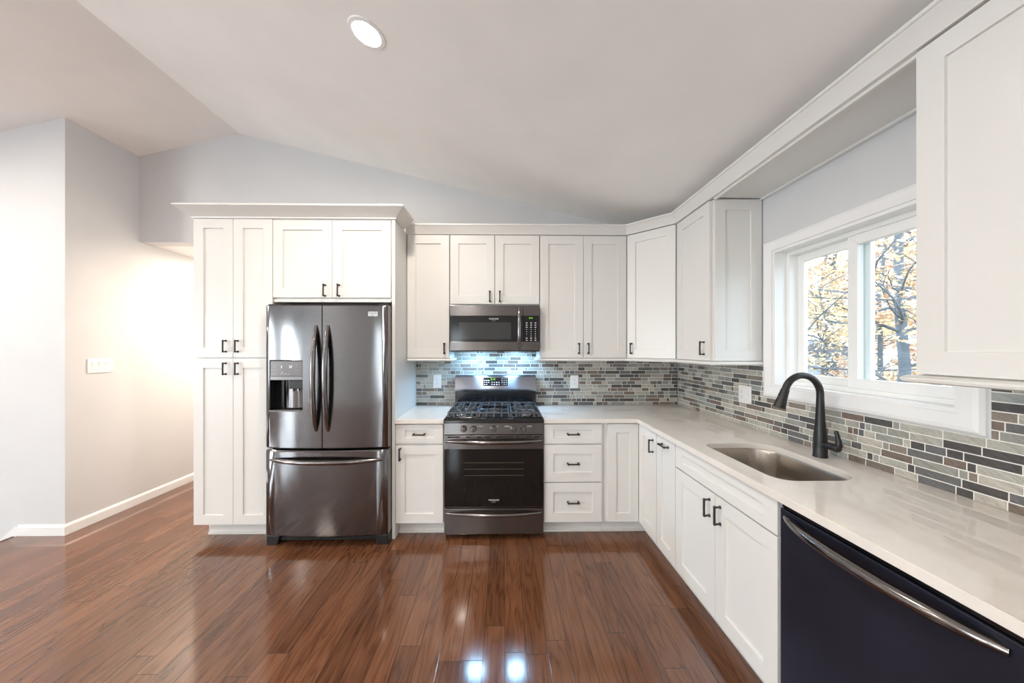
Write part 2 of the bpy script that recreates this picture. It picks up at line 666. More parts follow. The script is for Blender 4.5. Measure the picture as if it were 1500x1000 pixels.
# windows at the rear and the glazed door at left: frames and mullions
def light_frame(name, axis, pos, h0, h1, z0, z1, parts):
    b_ = B()

    def put(u0, u1, za, zb, d0=-4, d1=0.8):
        if axis == 'x':
            b_.box(pos + d0, pos + d1, u0, u1, za, zb)
        else:
            b_.box(u0, u1, pos + d0, pos + d1, za, zb)
    w = 3.0
    put(h0 - w, h0 + w, z0, z1 + w)
    put(h1 - w, h1 + w, z0, z1 + w)
    put(h0 + w, h1 - w, z1 - w, z1 + w)
    put(h0 + w, h1 - w, z0 - 1 if z0 > 2 else 0, z0 + w)
    for k in range(1, parts):
        m_ = h0 + (h1 - h0) * k / parts
        put(m_ - 1.8, m_ + 1.8, z0 + w, z1 - w, -3, 0)
    o_ = struct(b_.build(name, M['vinyl'], bevel=0.15))
    g_ = B()
    if axis == 'x':
        g_.box(pos - 2.2, pos - 2.0, h0 + w, h1 - w, z0 + w, z1 - w)
    else:
        g_.box(h0 + w, h1 - w, pos - 2.2, pos - 2.0, z0 + w, z1 - w)
    g_.build('pane', M['glass'], o_, smooth=0)
    return o_


light_frame('window_2', 'x', LX, *left_holes[1], 2)
light_frame('door_2', 'y', RY, *rear_holes[0], 1)
light_frame('door_1', 'x', LX, *left_holes[0], 4)


def daylight(name, loc, rot, w, h, power, color):
    ld = bpy.data.lights.new(name, 'AREA')
    ld.shape = 'RECTANGLE'
    ld.size, ld.size_y = w * S, h * S
    ld.energy = power
    ld.color = color
    o_ = bpy.data.objects.new(name, ld)
    col.objects.link(o_)
    o_.location = tuple(a * S for a in loc)
    o_.rotation_euler = rot
    return o_


# daylight entering through those openings
daylight('daylight_rear', (-52, RY - 5, 42), (PI / 2, 0, 0), 9, 72, 12, (0.93, 0.965, 1.0))
daylight('daylight_left', (LX - 5, -260, 42), (PI / 2, 0, -PI / 2), 58, 74, 190, (0.93, 0.965, 1.0))
daylight('daylight_left', (LX - 5, -170, 54), (PI / 2, 0, -PI / 2), 54, 52, 130, (0.93, 0.965, 1.0))

# baseboards
bbp = [(0, 0), (0.55, 0), (0.55, 2.6), (0.3, 3.2), (0, 3.3)]
b = B().sweep([(-145.8, JY), (HX, JY), (HX, 121)], bbp)
struct(b.build('baseboard_hall', M['trim'], bevel=0.04))
b = B()                                                      # skirt running down the stairs
dz = 0.88
b.prism([(-145.8, 3.3), (-145.8, -2.0), (-190, -2.0 - 44.2 * dz), (-190, 3.3 - 44.2 * dz)], JY - 0.55, JY, 'y')
struct(b.build('baseboard_stair', M['trim'], bevel=0.04))
b = B().sweep([(-90.6, 121), (-90.6, WB)], bbp)
struct(b.build('baseboard_hall_right', M['trim'], bevel=0.04))
b = B()
b.sweep([(WR, RY), (LX, RY)], bbp)
struct(b.build('baseboard_rear', M['trim'], bevel=0.04))
# stairs going down at far left
b = B()
for k in range(4):
    b.box(-146.3 - 10 * k - 10.5, -146.3 - 10 * k, -61.5, JY - 0.6, -8.8 * (k + 1) - 1.1, -8.8 * (k + 1))
    b.box(-146.3 - 10 * k - 0.8, -146.3 - 10 * k, -61.5, JY - 0.6, -8.8 * (k + 1) + 0.02, -8.8 * k - (0 if k == 0 else 1.12))
struct(b.build('floor_stairs', M['floor'], smooth=0))
b = B().box(LX, -145.8, -66, -62, -60, -6)
struct(b.build('wall_stairwell', M['wall'], smooth=0))
b = B().box(LX, -145.8, -62, JY, -64, -60)
struct(b.build('floor_landing', M['floor'], smooth=0))

# ------------------------------------------------------------------ kitchen window (in the right wall)
cw = 2.6
b = B()
x1 = WR
stops = [(0.0, 0.35), (0.35, 0.8), (0.9, 0.95), (2.0, 0.7), (cw, 0.55)]   # (distance from outer edge, projection)
yo0, yo1, zo0, zo1 = WY0 - cw, WY1 + cw, WZ0 - cw, WZ1 + cw


def cas_ring(dist, pr):
    return [(x1 - pr, yo1 - dist, zo0 + dist), (x1 - pr, yo0 + dist, zo0 + dist), (x1 - pr, yo0 + dist, zo1 - dist), (x1 - pr, yo1 - dist, zo1 - dist)]


rings = [cas_ring(0, -0.0)] + [cas_ring(d, p) for d, p in stops] + [cas_ring(cw, -0.0)]
v = [q for r in rings for q in r]
f = []
for i in range(len(rings)):
    j = (i + 1) % len(rings)
    for k in range(4):
        f.append((i * 4 + k, i * 4 + (k + 1) % 4, j * 4 + (k + 1) % 4, j * 4 + k))
b.add(v, f)
win = struct(b.build('window_1', M['trim'], smooth=20))
# jamb liner
b = B()
jx0, jx1 = WR - 0.3, WR + 6.2
b.box(jx0, jx1, WY1 - 0.7, WY1, WZ0, WZ1)
b.box(jx0, jx1, WY0, WY0 + 0.7, WZ0, WZ1)
b.box(jx0, jx1, WY0 + 0.7, WY1 - 0.7, WZ1 - 0.7, WZ1)
b.box(jx0, jx1, WY0 + 0.7, WY1 - 0.7, WZ0, WZ0 + 0.7)
b.build('window_jamb', M['trim'], win, bevel=0.05)


def frame_ring(b_, x0, x1_, y0, y1, z0, z1, w, wl=None):
    wl = wl or w
    b_.prism([(y0, z0), (y1, z0), (y1 - wl, z0 + w), (y0 + wl, z0 + w)], x0, x1_, 'x')
    b_.prism([(y1, z0), (y1, z1), (y1 - wl, z1 - w), (y1 - wl, z0 + w)], x0, x1_, 'x')
    b_.prism([(y1, z1), (y0, z1), (y0 + wl, z1 - w), (y1 - wl, z1 - w)], x0, x1_, 'x')
    b_.prism([(y0, z1), (y0, z0), (y0 + wl, z0 + w), (y0 + wl, z1 - w)], x0, x1_, 'x')


b = B()
frame_ring(b, WR + 2.6, WR + 6.0, WY0 + 0.7, WY1 - 0.7, WZ0 + 0.7, WZ1 - 0.7, 0.9)
b.build('window_frame', M['vinyl'], win, bevel=0.06)
fy0, fy1, fz0, fz1 = WY0 + 1.6, WY1 - 1.6, WZ0 + 1.6, WZ1 - 1.6
b = B()
frame_ring(b, WR + 4.6, WR + 5.6, -63.0, fy1, fz0, fz1, 1.7)
sl = b.build('window_sash', M['vinyl'], win, bevel=0.08)
B().box(WR + 5.0, WR + 5.15, -61.4, fy1 - 1.6, fz0 + 1.6, fz1 - 1.6).build('pane', M['glass'], sl, smooth=0)
b = B()
frame_ring(b, WR + 3.0, WR + 4.3, fy0, -60.2, fz0, fz1, 1.9)
sr = b.build('window_sash', M['vinyl'], win, bevel=0.08)
B().box(WR + 3.6, WR + 3.75, fy0 + 1.8, -62.0, fz0 + 1.8, fz1 - 1.8).build('pane', M['glass'], sr, smooth=0)


# ------------------------------------------------------------------ cabinet builder
def handle_mesh(hx, hz, yf, orient, length=3.2, proj=1.15):
    """bar pull: two turned posts and a squared bar; face of the door at yf"""
    b_ = B()
    h = length / 2

    def pt(a, y):
        return (hx + a, y, hz) if orient == 'h' else (hx, y, hz + a)
    for s in (-1, 1):
        b_.lathe([(0.32, 0.0), (0.32, -0.10), (0.20, -0.22), (0.18, -proj + 0.35), (0.27, -proj + 0.20), (0.31, -proj - 0.02), (0.20, -proj - 0.17), (0.05, -proj - 0.22)],
                 (pt(s * h, yf)), 'y', 14)
    b_.tube([pt(-h, yf - proj), pt(-h * 0.5, yf - proj), pt(0, yf - proj - 0.02), pt(h * 0.5, yf - proj), pt(h, yf - proj)], [0.23, 0.22, 0.215, 0.22, 0.23], 10)
    return b_


def cabinet(name, label, loc, rot, w, d, z0, z1, fronts, toe=True, rail=None, x0=0.0, body=None, group=None, toe_x=None, cat='cabinet', rail_poly=None):
    """loc = back-left corner at the floor; local x along the wall, front faces local -y"""
    t = thing(name, label, cat, loc, rot, group)
    bz = 4.5 if toe else z0
    b_ = B()
    if body == 'open':
        b_.box(x0 + 0.02, x0 + w - 0.02, -d, 0, bz, bz + 0.75)
        b_.box(x0 + 0.02, x0 + 0.77, -d, 0, bz + 0.75, z1)
        b_.box(x0 + w - 0.77, x0 + w - 0.02, -d, 0, bz + 0.75, z1)
        b_.box(x0 + 0.77, x0 + w - 0.77, -d, -d + 0.75, bz + 0.75, z1)
        b_.box(x0 + 0.77, x0 + w - 0.77, -0.5, 0, bz + 0.75, z1)
    elif body:
        b_.prism(body, bz, z1, 'z')
    else:
        b_.box(x0 + 0.02, x0 + w - 0.02, -d, 0, bz, z1)
    b_.build('body', M['cab'], t, bevel=0.05)
    if toe:
        a, c = toe_x or (x0 + 0.03, x0 + w - 0.03)
        k = B().box(a, c, -d + 3.0, -d + 3.7, 0.0, 4.49)
        k.box(a, c, -d + 2.6, -d + 3.0, 0.0, 0.7)
        k.build('toe_kick', M['cab'], t, bevel=0.04)
    for fr in fronts:
        add_front(t, fr, -d)
    if rail:
        r_ = B()
        rz = z0
        prof = [(-0.6, rz - 0.02), (-0.6, rz - 1.0), (0.45, rz - 1.0), (0.80, rz - 0.85), (0.95, rz - 0.55), (0.80, rz - 0.22), (0.45, rz - 0.05)]
        r_.sweep(rail, prof)
        r_.build('light_rail', M['cab'], t, smooth=40)
    return t


def add_front(t, fr, yb, loc=None, rot=None):
    kind = fr[0]
    x0, x1_, z0, z1 = fr[1:5]
    hd = fr[5] if len(fr) > 5 else None
    rh = fr[6] if len(fr) > 6 else None
    sw = 2.8 if x1_ - x0 > 9.8 else 2.6
    o_ = B().shaker(x0, x1_, z0, z1, yb - 0.03, 0.75, sw, rh).build(kind, M['cab'], t, bevel=0.03, loc=loc, rot=rot)
    if hd:
        handle_mesh(hd[1], hd[2], yb - 0.78, hd[0]).build('handle', M['bronze'], o_, smooth=40)
    return o_


D = 24.0
# --- tall pantry
cabinet('pantry_cabinet', 'tall white four-door pantry cabinet left of the refrigerator', (-89.6, 0.39, 0), 0, 23.34, D + 0.39, 4.5, 96.0, [
    ('door', 0.05, 11.62, 54.7, 96.1, ('v', 9.55, 58.0)), ('door', 11.74, 23.3, 54.7, 96.1, ('v', 13.1, 58.0)),
    ('door', 0.05, 11.62, 4.7, 54.3, ('v', 9.55, 51.3)), ('door', 11.74, 23.3, 4.7, 54.3, ('v', 13.1, 51.3))],
    toe_x=(1.4, 23.3))
# --- cabinet over the refrigerator
fc = cabinet('wall_cabinet', 'white two-door cabinet above the refrigerator', (-66.22, 0.39, 0), 0, 35.5, D + 0.39, 71.6, 96.0, [
    ('door', 0.15, 17.65, 72.6, 95.7, ('v', 15.6, 74.7)), ('door', 17.77, 35.2, 72.6, 95.7, ('v', 19.8, 74.7))], toe=False)
B().box(0.3, 35.2, -D - 1.0, -D - 0.41, 71.2, 72.1).build('light_rail', M['cab'], fc, bevel=0.15)
# --- full-height end panel right of the refrigerator
tag(B().box(-30.68, -29.72, WB, -24.75, 0, 96.0).build('end_panel', M['cab'], bevel=0.05),
    'tall narrow white end panel between the refrigerator and the short countertop', 'panel')
# --- base cabinet left of the range
cabinet('base_cabinet', 'white base cabinet with one drawer over one door, between refrigerator and range', (-29.68, 0.39, 0), 0, 14.55, D + 0.39, 4.5, 34.75, [
    ('drawer', 0.1, 14.3, 28.7, 34.35, ('h', 7.2, 31.55), 1.6), ('door', 0.1, 14.3, 4.7, 28.2, ('v', 1.5, 25.6))])
# --- drawer base right of the range
cabinet('drawer_cabinet', 'white base cabinet with three drawers right of the range', (15.1, 0.39, 0), 0, 18.4, D + 0.39, 4.5, 34.75, [
    ('drawer', 0.1, 17.6, 28.5, 34.35, ('h', 8.85, 31.45), 1.6), ('drawer', 0.1, 17.6, 16.9, 28.15, ('h', 8.85, 22.5)),
    ('drawer', 0.1, 17.6, 4.7, 16.55, ('h', 8.85, 10.8))])
# --- blind corner base
t = cabinet('corner_cabinet', 'white L-shaped corner base cabinet with two narrow doors under the counter corner', (0, 0, 0), 0, 0, D, 4.5, 34.75, [],
            toe=False, body=[(33.55, 0.39), (69.1, 0.39), (69.1, -36.85), (44.78, -36.85), (44.78, -24), (33.55, -24)])
t.children[0].location.z = 0
# body starts above the toe space
k = B()
k.prism([(33.55, -21.0), (47.78, -21.0), (47.78, -36.8), (48.48, -36.8), (48.48, -20.3), (33.55, -20.3)], 0, 4.49, 'z')
k.prism([(33.55, -21.4), (47.38, -21.4), (47.38, -36.8), (47.78, -36.8), (47.78, -21.0), (33.55, -21.0)], 0, 0.7, 'z')
k.build('toe_kick', M['cab'], t, bevel=0.04)
add_front(t, ('door', 34.55, 43.95, 4.7, 34.4), -24)
d_ = add_front(t, ('door', 24.95, 36.6, 4.7, 34.4, ('v', 34.7, 30.5)), 0, loc=(44.78, 0, 0), rot=(0, 0, -PI / 2))
# --- right run (local x grows toward the camera)
R90 = -PI / 2


def right_cab(name, label, y_start, w, *a, **k):
    return cabinet(name, label, (69.1, y_start, 0), R90, w, 24.32, *a, **k)


right_cab('pullout_cabinet', 'narrow white pull-out base cabinet with a horizontal handle beside the sink cabinet', -36.9, 9.9, 4.5, 34.75, [
    ('door', 0.1, 9.75, 4.7, 34.4, ('h', 4.9, 32.6))])
right_cab('sink_cabinet', 'white two-door sink base cabinet with a wide false drawer front', -46.85, 30.55, 4.5, 34.75, [
    ('false_drawer_front', 0.1, 30.4, 29.2, 34.4, None, 1.6), ('door', 0.1, 15.2, 4.7, 28.9, ('v', 13.6, 25.6)),
    ('door', 15.32, 30.4, 4.7, 28.9, ('v', 16.95, 25.6))], body='open')
right_cab('base_cabinet', 'white base cabinet past the dishwasher at the right edge of the photo', -102.1, 36.0, 4.5, 34.75, [
    ('door', 0.1, 17.9, 4.7, 34.4, ('v', 16.3, 30.6)), ('door', 18.1, 35.9, 4.7, 34.4, ('v', 19.7, 30.6))])

# --- wall cabinets
UD = 12.0
RAILV = 54.0


def upper(label, x0, w, z0, fronts, rail=None, name='wall_cabinet'):
    return cabinet(name, label, (x0, 0.39, 0), 0, w, UD + 0.39, z0, 95.6, fronts, toe=False, rail=rail)


upper('white single-door wall cabinet left of the microwave', -29.7, 14.45, 54.0,
      [('door', 0.25, 14.3, 54.15, 95.4, ('v', 12.75, 57.3))], rail=[(0.4, -UD - 0.8), (14.4, -UD - 0.8), (14.4, -0.6)])
upper('short white two-door wall cabinet directly above the microwave', -15.2, 30.3, 72.0,
      [('door', 0.15, 15.05, 72.3, 95.4, ('v', 13.5, 74.8)), ('door', 15.3, 30.15, 72.3, 95.4, ('v', 16.85, 74.8))])
upper('white two-door wall cabinet right of the microwave', 15.15, 29.6, 54.0,
      [('door', 0.15, 14.75, 54.15, 95.4, ('v', 13.2, 57.3)), ('door', 14.87, 29.4, 54.15, 95.4, ('v', 16.4, 57.3))],
      rail=[(0.05, -0.6), (0.05, -UD - 0.8), (29.2, -UD - 0.8)])
# diagonal corner
t = cabinet('corner_wall_cabinet', 'diagonal white corner wall cabinet with one door', (0, 0, 0), 0, 0, UD, 54.0, 95.6, [], toe=False,
            body=[(44.8, 0.39), (69.1, 0.39), (69.1, -23.95), (56.75, -23.95), (44.8, -12)], rail=[(44.45, -12.85), (55.9, -24.3)])
t.name = 'corner_wall_cabinet'
mid = Vector((50.775, -17.975))
ln = 16.9
d_ = add_front(t, ('door', -ln / 2 + 0.75, ln / 2 - 0.75, 54.15, 95.4, ('v', -ln / 2 + 2.3, 57.3)), 0, loc=(mid.x, mid.y, 0), rot=(0, 0, -PI / 4))
# right wall, between corner and window
t = cabinet('wall_cabinet', 'white single-door wall cabinet left of the window with a panelled side', (69.1, -24.0, 0), R90, 17.1, 12.35, 54.0, 95.6,
            [('door', 0.4, 16.75, 54.15, 95.4, ('v', 14.4, 57.4))], toe=False, rail=[(0.4, -12.35 - 0.8), (17.75, -12.35 - 0.8), (17.75, -0.4)])
B().shaker(-12.3, -0.2, 54.15, 95.4, 0, 0.6, 2.75).build('side_panel', M['cab'], t, bevel=0.03, loc=(17.12, 0, 0), rot=(0, 0, PI / 2))
# near right, beyond the window
cabinet('wall_cabinet', 'large white wall cabinet right of the window, cut off by the photo edge', (69.1, -84.75, 0), R90, 36.0, 12.35, 54.0, 95.6,
        [('door', 0.05, 17.9, 54.15, 95.4, ('v', 16.3, 57.4)), ('door', 18.1, 35.9, 54.15, 95.4, ('v', 19.7, 57.4))], toe=False,
        rail=[(-0.05, -0.4), (-0.05, -12.35 - 0.8), (35.9, -12.35 - 0.8)])

# --- crown mouldings
def crown_prof(z0, h, out):
    return [(-0.5, z0), (0.3, z0), (0.4, z0 + 0.35), (out - 0.25, z0 + h - 0.6), (out, z0 + h - 0.5), (out, z0 + h), (-0.5, z0 + h)]


b = B().sweep([(-89.65, -0.2), (-89.65, -24.85), (-29.68, -24.85), (-29.68, -16.2)], crown_prof(96.15, 3.2, 3.3))
tag(b.build('crown_moulding', M['cab'], smooth=20), 'flared white crown moulding on top of the pantry and refrigerator cabinets', 'moulding')
b = B().sweep([(-29.6, -12.85), (44.45, -12.85), (55.93, -24.33), (55.93, -137)], crown_prof(95.65, 2.95, 2.1))
tag(b.build('crown_moulding', M['cab'], smooth=20), 'long white crown moulding over the wall cabinets, running across above the window', 'moulding')
b = B()
b.box(56.4, 69.1, -84.7, -41.85, 95.65, 96.4)
b.box(56.4, 57.0, -84.7, -41.85, 95.1, 95.65)
b.box(68.3, 69.1, -84.7, -41.85, 95.1, 95.65)
tag(b.build('valance', M['cab'], bevel=0.05), 'white valance board bridging the wall cabinets above the window', 'valance')

# ------------------------------------------------------------------ countertops
tag(B().box(-29.68, -15.05, -25.5, WB, 34.78, 36.0).build('countertop', M['quartz'], bevel=0.09),
    'short pale quartz countertop between refrigerator and range', 'countertop')

SX0, SX1, SY0, SY1 = 47.4, 62.2, -73.6, -51.6      # sink opening


def round_rect(x0, x1_, y0, y1, r, n=8):
    pts = []
    if not isinstance(r, (list, tuple)):
        r = [r] * 4
    for (cx, cy, a0, rr) in ((x1_, y1, 0, r[0]), (x0, y1, 90, r[1]), (x0, y0, 180, r[2]), (x1_, y0, 270, r[3])):
        ccx = cx - rr if cx == x1_ else cx + rr
        ccy = cy - rr if cy == y1 else cy + rr
        for k in range(n + 1):
            a = math.radians(a0 + 90 * k / n)
            pts.append((ccx + rr * math.cos(a), ccy + rr * math.sin(a)))
    return pts


def slab_with_hole(name, outer, hole, z0, z1, mat, bevel):
    bm = bmesh.new()

    def loop(p):
        vs_ = [bm.verts.new((x * S, y * S, z1 * S)) for x, y in p]
        return [bm.edges.new((vs_[i], vs_[(i + 1) % len(vs_)])) for i in range(len(vs_))]
    es = loop(outer) + loop(hole)
    bmesh.ops.triangle_fill(bm, use_beauty=True, use_dissolve=True, edges=es)
    fs = bm.faces[:]
    r = bmesh.ops.extrude_face_region(bm, geom=fs)
    vv = [g for g in r['geom'] if isinstance(g, bmesh.types.BMVert)]
    bmesh.ops.translate(bm, verts=vv, vec=(0, 0, (z0 - z1) * S))
    bmesh.ops.recalc_face_normals(bm, faces=bm.faces)
    ed = [e for e in bm.edges if len(e.link_faces) == 2 and e.calc_face_angle(0) > math.radians(50)]
    bmesh.ops.bevel(bm, geom=ed, offset=bevel * S, segments=2, affect='EDGES', clamp_overlap=True)
    me = bpy.data.meshes.new(name)
    bm.to_mesh(me)
    bm.free()
    me.polygons.foreach_set('use_smooth', [True] * len(me.polygons))
    me.set_sharp_from_angle(angle=math.radians(30))
    me.materials.append(mat)
    o_ = bpy.data.objects.new(name, me)
    col.objects.link(o_)
    return o_


hole = round_rect(SX0, SX1, SY0, SY1, [5.0, 3.0, 3.0, 5.0], 10)
tag(slab_with_hole('countertop', [(15.05, WB), (69.18, WB), (69.18, -139), (43.28, -139), (43.28, -25.5), (15.05, -25.5)], hole, 34.78, 36.0, M['quartz'], 0.08),
    'long L-shaped pale quartz countertop with the sink cutout', 'countertop')

# sink bowl under the counter
t = thing('sink', 'undermount stainless steel single-bowl sink below the window', 'sink', (54.8, -62.6, 27.0))
rings = []
for ins, z in ((-1.2, 34.74), (-0.15, 34.74), (-0.05, 34.4), (0.15, 30.0), (0.5, 28.4), (1.4, 27.5), (3.0, 27.2), (5.5, 27.0)):
    rr = [max(0.6, r_ - ins * 0.6) for r_ in (5.0, 3.0, 3.0, 5.0)]
    rings.append([(x - 54.8, y + 62.6, z - 27.0) for x, y in round_rect(SX0 + ins, SX1 - ins, SY0 + ins, SY1 - ins, rr, 10)])
n = len(rings[0])
b = B()
v = [q for r_ in rings for q in r_]
f = [(i * n + k, i * n + (k + 1) % n, (i + 1) * n + (k + 1) % n, (i + 1) * n + k) for i in range(len(rings) - 1) for k in range(n)]
f.append(tuple(range((len(rings) - 1) * n, len(rings) * n)))
b.add(v, f)
bowl = b.build('bowl', M['steel_sink'], t, smooth=60)
mod = bowl.modifiers.new('thick', 'SOLIDIFY')
mod.thickness = 0.06 * S
mod.offset = -1
B().lathe([(0.4, 0.02), (1.6, 0.06), (1.75, 0.16), (1.2, 0.10), (0.4, 0.08)], (0, 0, 0.03), 'z', 24).build('drain', M['chrome'], t)

# faucet
t = thing('faucet', 'tall matte black gooseneck pull-down faucet behind the sink', 'faucet', (65.3, -61.6, 36.0))
b = B().lathe([(1.20, 0.0), (1.20, 0.25), (1.14, 0.35), (1.12, 2.2), (1.08, 3.9), (0.98, 5.0), (0.80, 7.2), (0.68, 9.6), (0.62, 11.6)], (0, 0, 0.01), 'z', 28)
arc = []
r_ = 3.55
for k in range(0, 25):
    a = PI * k / 24 * 0.90
    arc.append((-r_ + r_ * math.cos(a), 0, 11.6 + 0.6 + r_ * math.sin(a) * 1.08))
arc = [(0, 0, 11.3)] + arc
b.tube(arc, [0.62] * len(arc), 20)
b.build('spout', M['black'], t, smooth=40)
a0, a1 = Vector(arc[-2]), Vector(arc[-1])
dr = (a1 - a0).normalized()
hp = [a1 + dr * s for s in (-0.1, 0.15, 0.2, 0.9, 2.2, 3.5, 3.9, 3.95)]
hd = B().tube(hp, [0.62, 0.66, 0.72, 0.74, 0.85, 1.0, 1.02, 0.9], 20).build('spray_head', M['black'], t, smooth=40)
bt = a1 + dr * 1.6 + Vector((-0.78, 0, 0))
B().tube([bt + Vector((0.1, 0, 0.6)), bt, bt + Vector((0.02, 0, -0.7))], [0.18, 0.26, 0.18], 10).build('button', M['black'], hd)
b = B().lathe([(0.62, -0.9), (0.66, -1.7), (0.64, -2.6), (0.72, -2.65), (0.74, -3.5), (0.55, -3.8)], (0, 0, 2.6), 'y', 20)
b.tube([(0, -3.3, 2.6), (0, -3.75, 3.3), (0, -3.7, 4.2), (0, -3.45, 5.0), (0.0, -3.25, 5.6), (0, -3.25, 5.9)], [0.62, 0.55, 0.42, 0.36, 0.36, 0.22], 14, True)
b.build('lever_handle', M['black'], t, smooth=50)

# ------------------------------------------------------------------ backsplash mosaics
def mosaic(name, label, rects, u_range, flip, seed):
    """tiles laid in rows on a wall; rects = list of (u0,u1,z0,z1) areas to cover; flip=False back wall, True right wall"""
    rnd = random.Random(seed)
    t_ = thing(name, label, 'backsplash', (0, 0, 36.0) if not flip else (WR, 0, 36.0))
    pitch, gap = 1.295, 0.17
    tiles, grout = B(), B()

    def put(bb, u0, u1, z0, z1, d0, d1, bev):
        # d = distance in front of the wall surface
        if not flip:
            q = lambda u, d, z: (u, WB - d, z - 36.0)
        else:
            q = lambda u, d, z: (-d, u, z - 36.0)
        e = bev
        v_ = [q(u0, d0, z0), q(u1, d0, z0), q(u1, d0, z1), q(u0, d0, z1),
              q(u0, d1 - e, z0), q(u1, d1 - e, z0), q(u1, d1 - e, z1), q(u0, d1 - e, z1),
              q(u0 + e, d1, z0 + e), q(u1 - e, d1, z0 + e), q(u1 - e, d1, z1 - e), q(u0 + e, d1, z1 - e)]
        f_ = [(8, 9, 10, 11)]
        for a, c in ((0, 4), (4, 8)):
            for k_ in range(4):
                f_.append((a + k_, a + (k_ + 1) % 4, c + (k_ + 1) % 4, c + k_))
        bb.add(v_, f_)
    for r in rects:
        if not flip:
            grout.box(r[0], r[1], WB - 0.03, WB - 0.33, r[2] - 36, r[3] - 36)
        else:
            grout.box(-0.33, -0.03, r[0], r[1], r[2] - 36, r[3] - 36)
    lens = [1.0, 1.9, 2.6, 3.2, 4.2, 4.6, 5.6]
    nrow = int((58 - 36) / pitch) + 1
    for i in range(nrow):
        z0 = 36.0 + i * pitch + gap / 2
        z1 = 36.0 + (i + 1) * pitch - gap / 2
        u = u_range[0] - rnd.random() * 4
        while u < u_range[1]:
            l = rnd.choice(lens)
            a, c = u + gap / 2, u + l - gap / 2
            u += l
            for (r0, r1, q0, q1) in rects:
                aa, cc = max(a, r0 + 0.04), min(c, r1 - 0.04)
                zz0, zz1 = max(z0, q0 + 0.04), min(z1, q1 - 0.04)
                if cc - aa > 0.25 and zz1 - zz0 > 0.25:
                    put(tiles, aa, cc, zz0, zz1, 0.1, 0.42, 0.04)
    grout.build('grout', M['grout'], t_, smooth=0)
    tiles.build('tiles', M['tile'], t_, smooth=0)
    return t_


mosaic('backsplash', 'grey and brown mosaic tile backsplash on the back wall behind the range', [(-29.66, 68.7, 36.05, 52.835), (-15.1, 15.1, 52.835, 56.2)], (-30, 69), False, 4)
mosaic('backsplash', 'grey and brown mosaic tile backsplash on the right wall around the window', [(-139, -0.1, 36.05, 45.065), (-42.45, -0.1, 45.065, 52.9), (-139, -82.75, 45.065, 52.9)], (-139, 0), True, 9)

# ------------------------------------------------------------------ refrigerator
FX, FW = -48.5, 35.3
t = thing('refrigerator', 'black stainless french door refrigerator with ice dispenser and bottom freezer', 'refrigerator', (FX, -14.5, 0))
YO = 14.5          # world y = local y - 14.5


def ly(y):
    return y + YO


hw = FW / 2


def bulge(x):
    u = (x) / hw
    return -28.0 - 1.25 * (1 - abs(u) ** 2.2) + 0.35 * max(0, abs(u) - 0.975) / 0.025


def curved_slab(b_, x0, x1_, z0, z1, yb, hole=None, zc=0.35):
    xs = sorted(set([x0 + (x1_ - x0) * k / 22 for k in range(23)] + [x0 + 0.25, x1_ - 0.25] + ([hole[0], hole[1]] if hole else [])))
    zs = sorted(set([z0, z0 + zc, z1 - zc, z1] + ([hole[2], hole[3]] if hole else [])))

    def fy(x, z):
        e = 0.0
        if z == z0 or z == z1:
            e = 0.3
        return bulge(x) + e
    idx = {}
    v_, f_ = [], []
    for i, x in enumerate(xs):
        for j, z in enumerate(zs):
            idx[i, j] = len(v_)
            v_.append((x, ly(fy(x, z)), z))
    for i in range(len(xs) - 1):
        for j in range(len(zs) - 1):
            if hole and hole[0] - 1e-6 <= xs[i] and xs[i + 1] <= hole[1] + 1e-6 and hole[2] - 1e-6 <= zs[j] and zs[j + 1] <= hole[3] + 1e-6:
                continue
            f_.append((idx[i, j], idx[i + 1, j], idx[i + 1, j + 1], idx[i, j + 1]))
    # sides
    nx, nz = len(xs) - 1, len(zs) - 1
    bk = {}
    for key in [(0, j) for j in range(nz + 1)] + [(nx, j) for j in range(nz + 1)] + [(i, 0) for i in range(nx + 1)] + [(i, nz) for i in range(nx + 1)]:
        if key not in bk:
            bk[key] = len(v_)
            v_.append((xs[key[0]], ly(yb), zs[key[1]]))
    for j in range(nz):
        f_.append((idx[0, j], idx[0, j + 1], bk[0, j + 1], bk[0, j]))
        f_.append((idx[nx, j], bk[nx, j], bk[nx, j + 1], idx[nx, j + 1]))
    for i in range(nx):
        f_.append((idx[i, 0], bk[i, 0], bk[i + 1, 0], idx[i + 1, 0]))
        f_.append((idx[i, nz], idx[i + 1, nz], bk[i + 1, nz], bk[i, nz]))
    f_.append((bk[0, 0], bk[0, nz], bk[nx, nz], bk[nx, 0]))
    b_.add(v_, f_)
    return b_


B().box(-hw + 0.1, hw - 0.1, ly(-0.2), ly(-24.9), 2.6, 68.6).build('body', M['fridge_side'], t, bevel=0.1)
DX = (-62.9, 0)
# dispenser opening in local x
hx0, hx1, hz0, hz1 = -64.35 - FX, -54.75 - FX, 39.3, 53.9
midx = -49.15 - FX
ld_ = curved_slab(B(), -hw, midx - 0.14, 28.5, 69.9, -25.2, (hx0, hx1, hz0, hz1)).build('door', M['steel_dark'], t, smooth=40)
rd_ = curved_slab(B(), midx + 0.14, hw, 28.5, 69.9, -25.2).build('door', M['steel_dark'], t, smooth=40)
fd_ = curved_slab(B(), -hw, hw, 3.1, 27.9, -25.2).build('freezer_drawer', M['steel_dark'], t, smooth=40)
B().box(-hw + 0.4, hw - 0.4, ly(-24.9), ly(-25.3), 3.0, 69.4).build('gasket', M['black'], t)
g = B()
g.box(-hw + 3.5, hw - 3.5, ly(-26.5), ly(-24.0), 0.9, 2.9)
for k in range(3):
    g.box(-hw + 3.6, hw - 3.6, ly(-26.8), ly(-26.5), 1.15 + 0.6 * k, 1.45 + 0.6 * k)
g.build('toe_grille', M['black'], t, bevel=0.05)
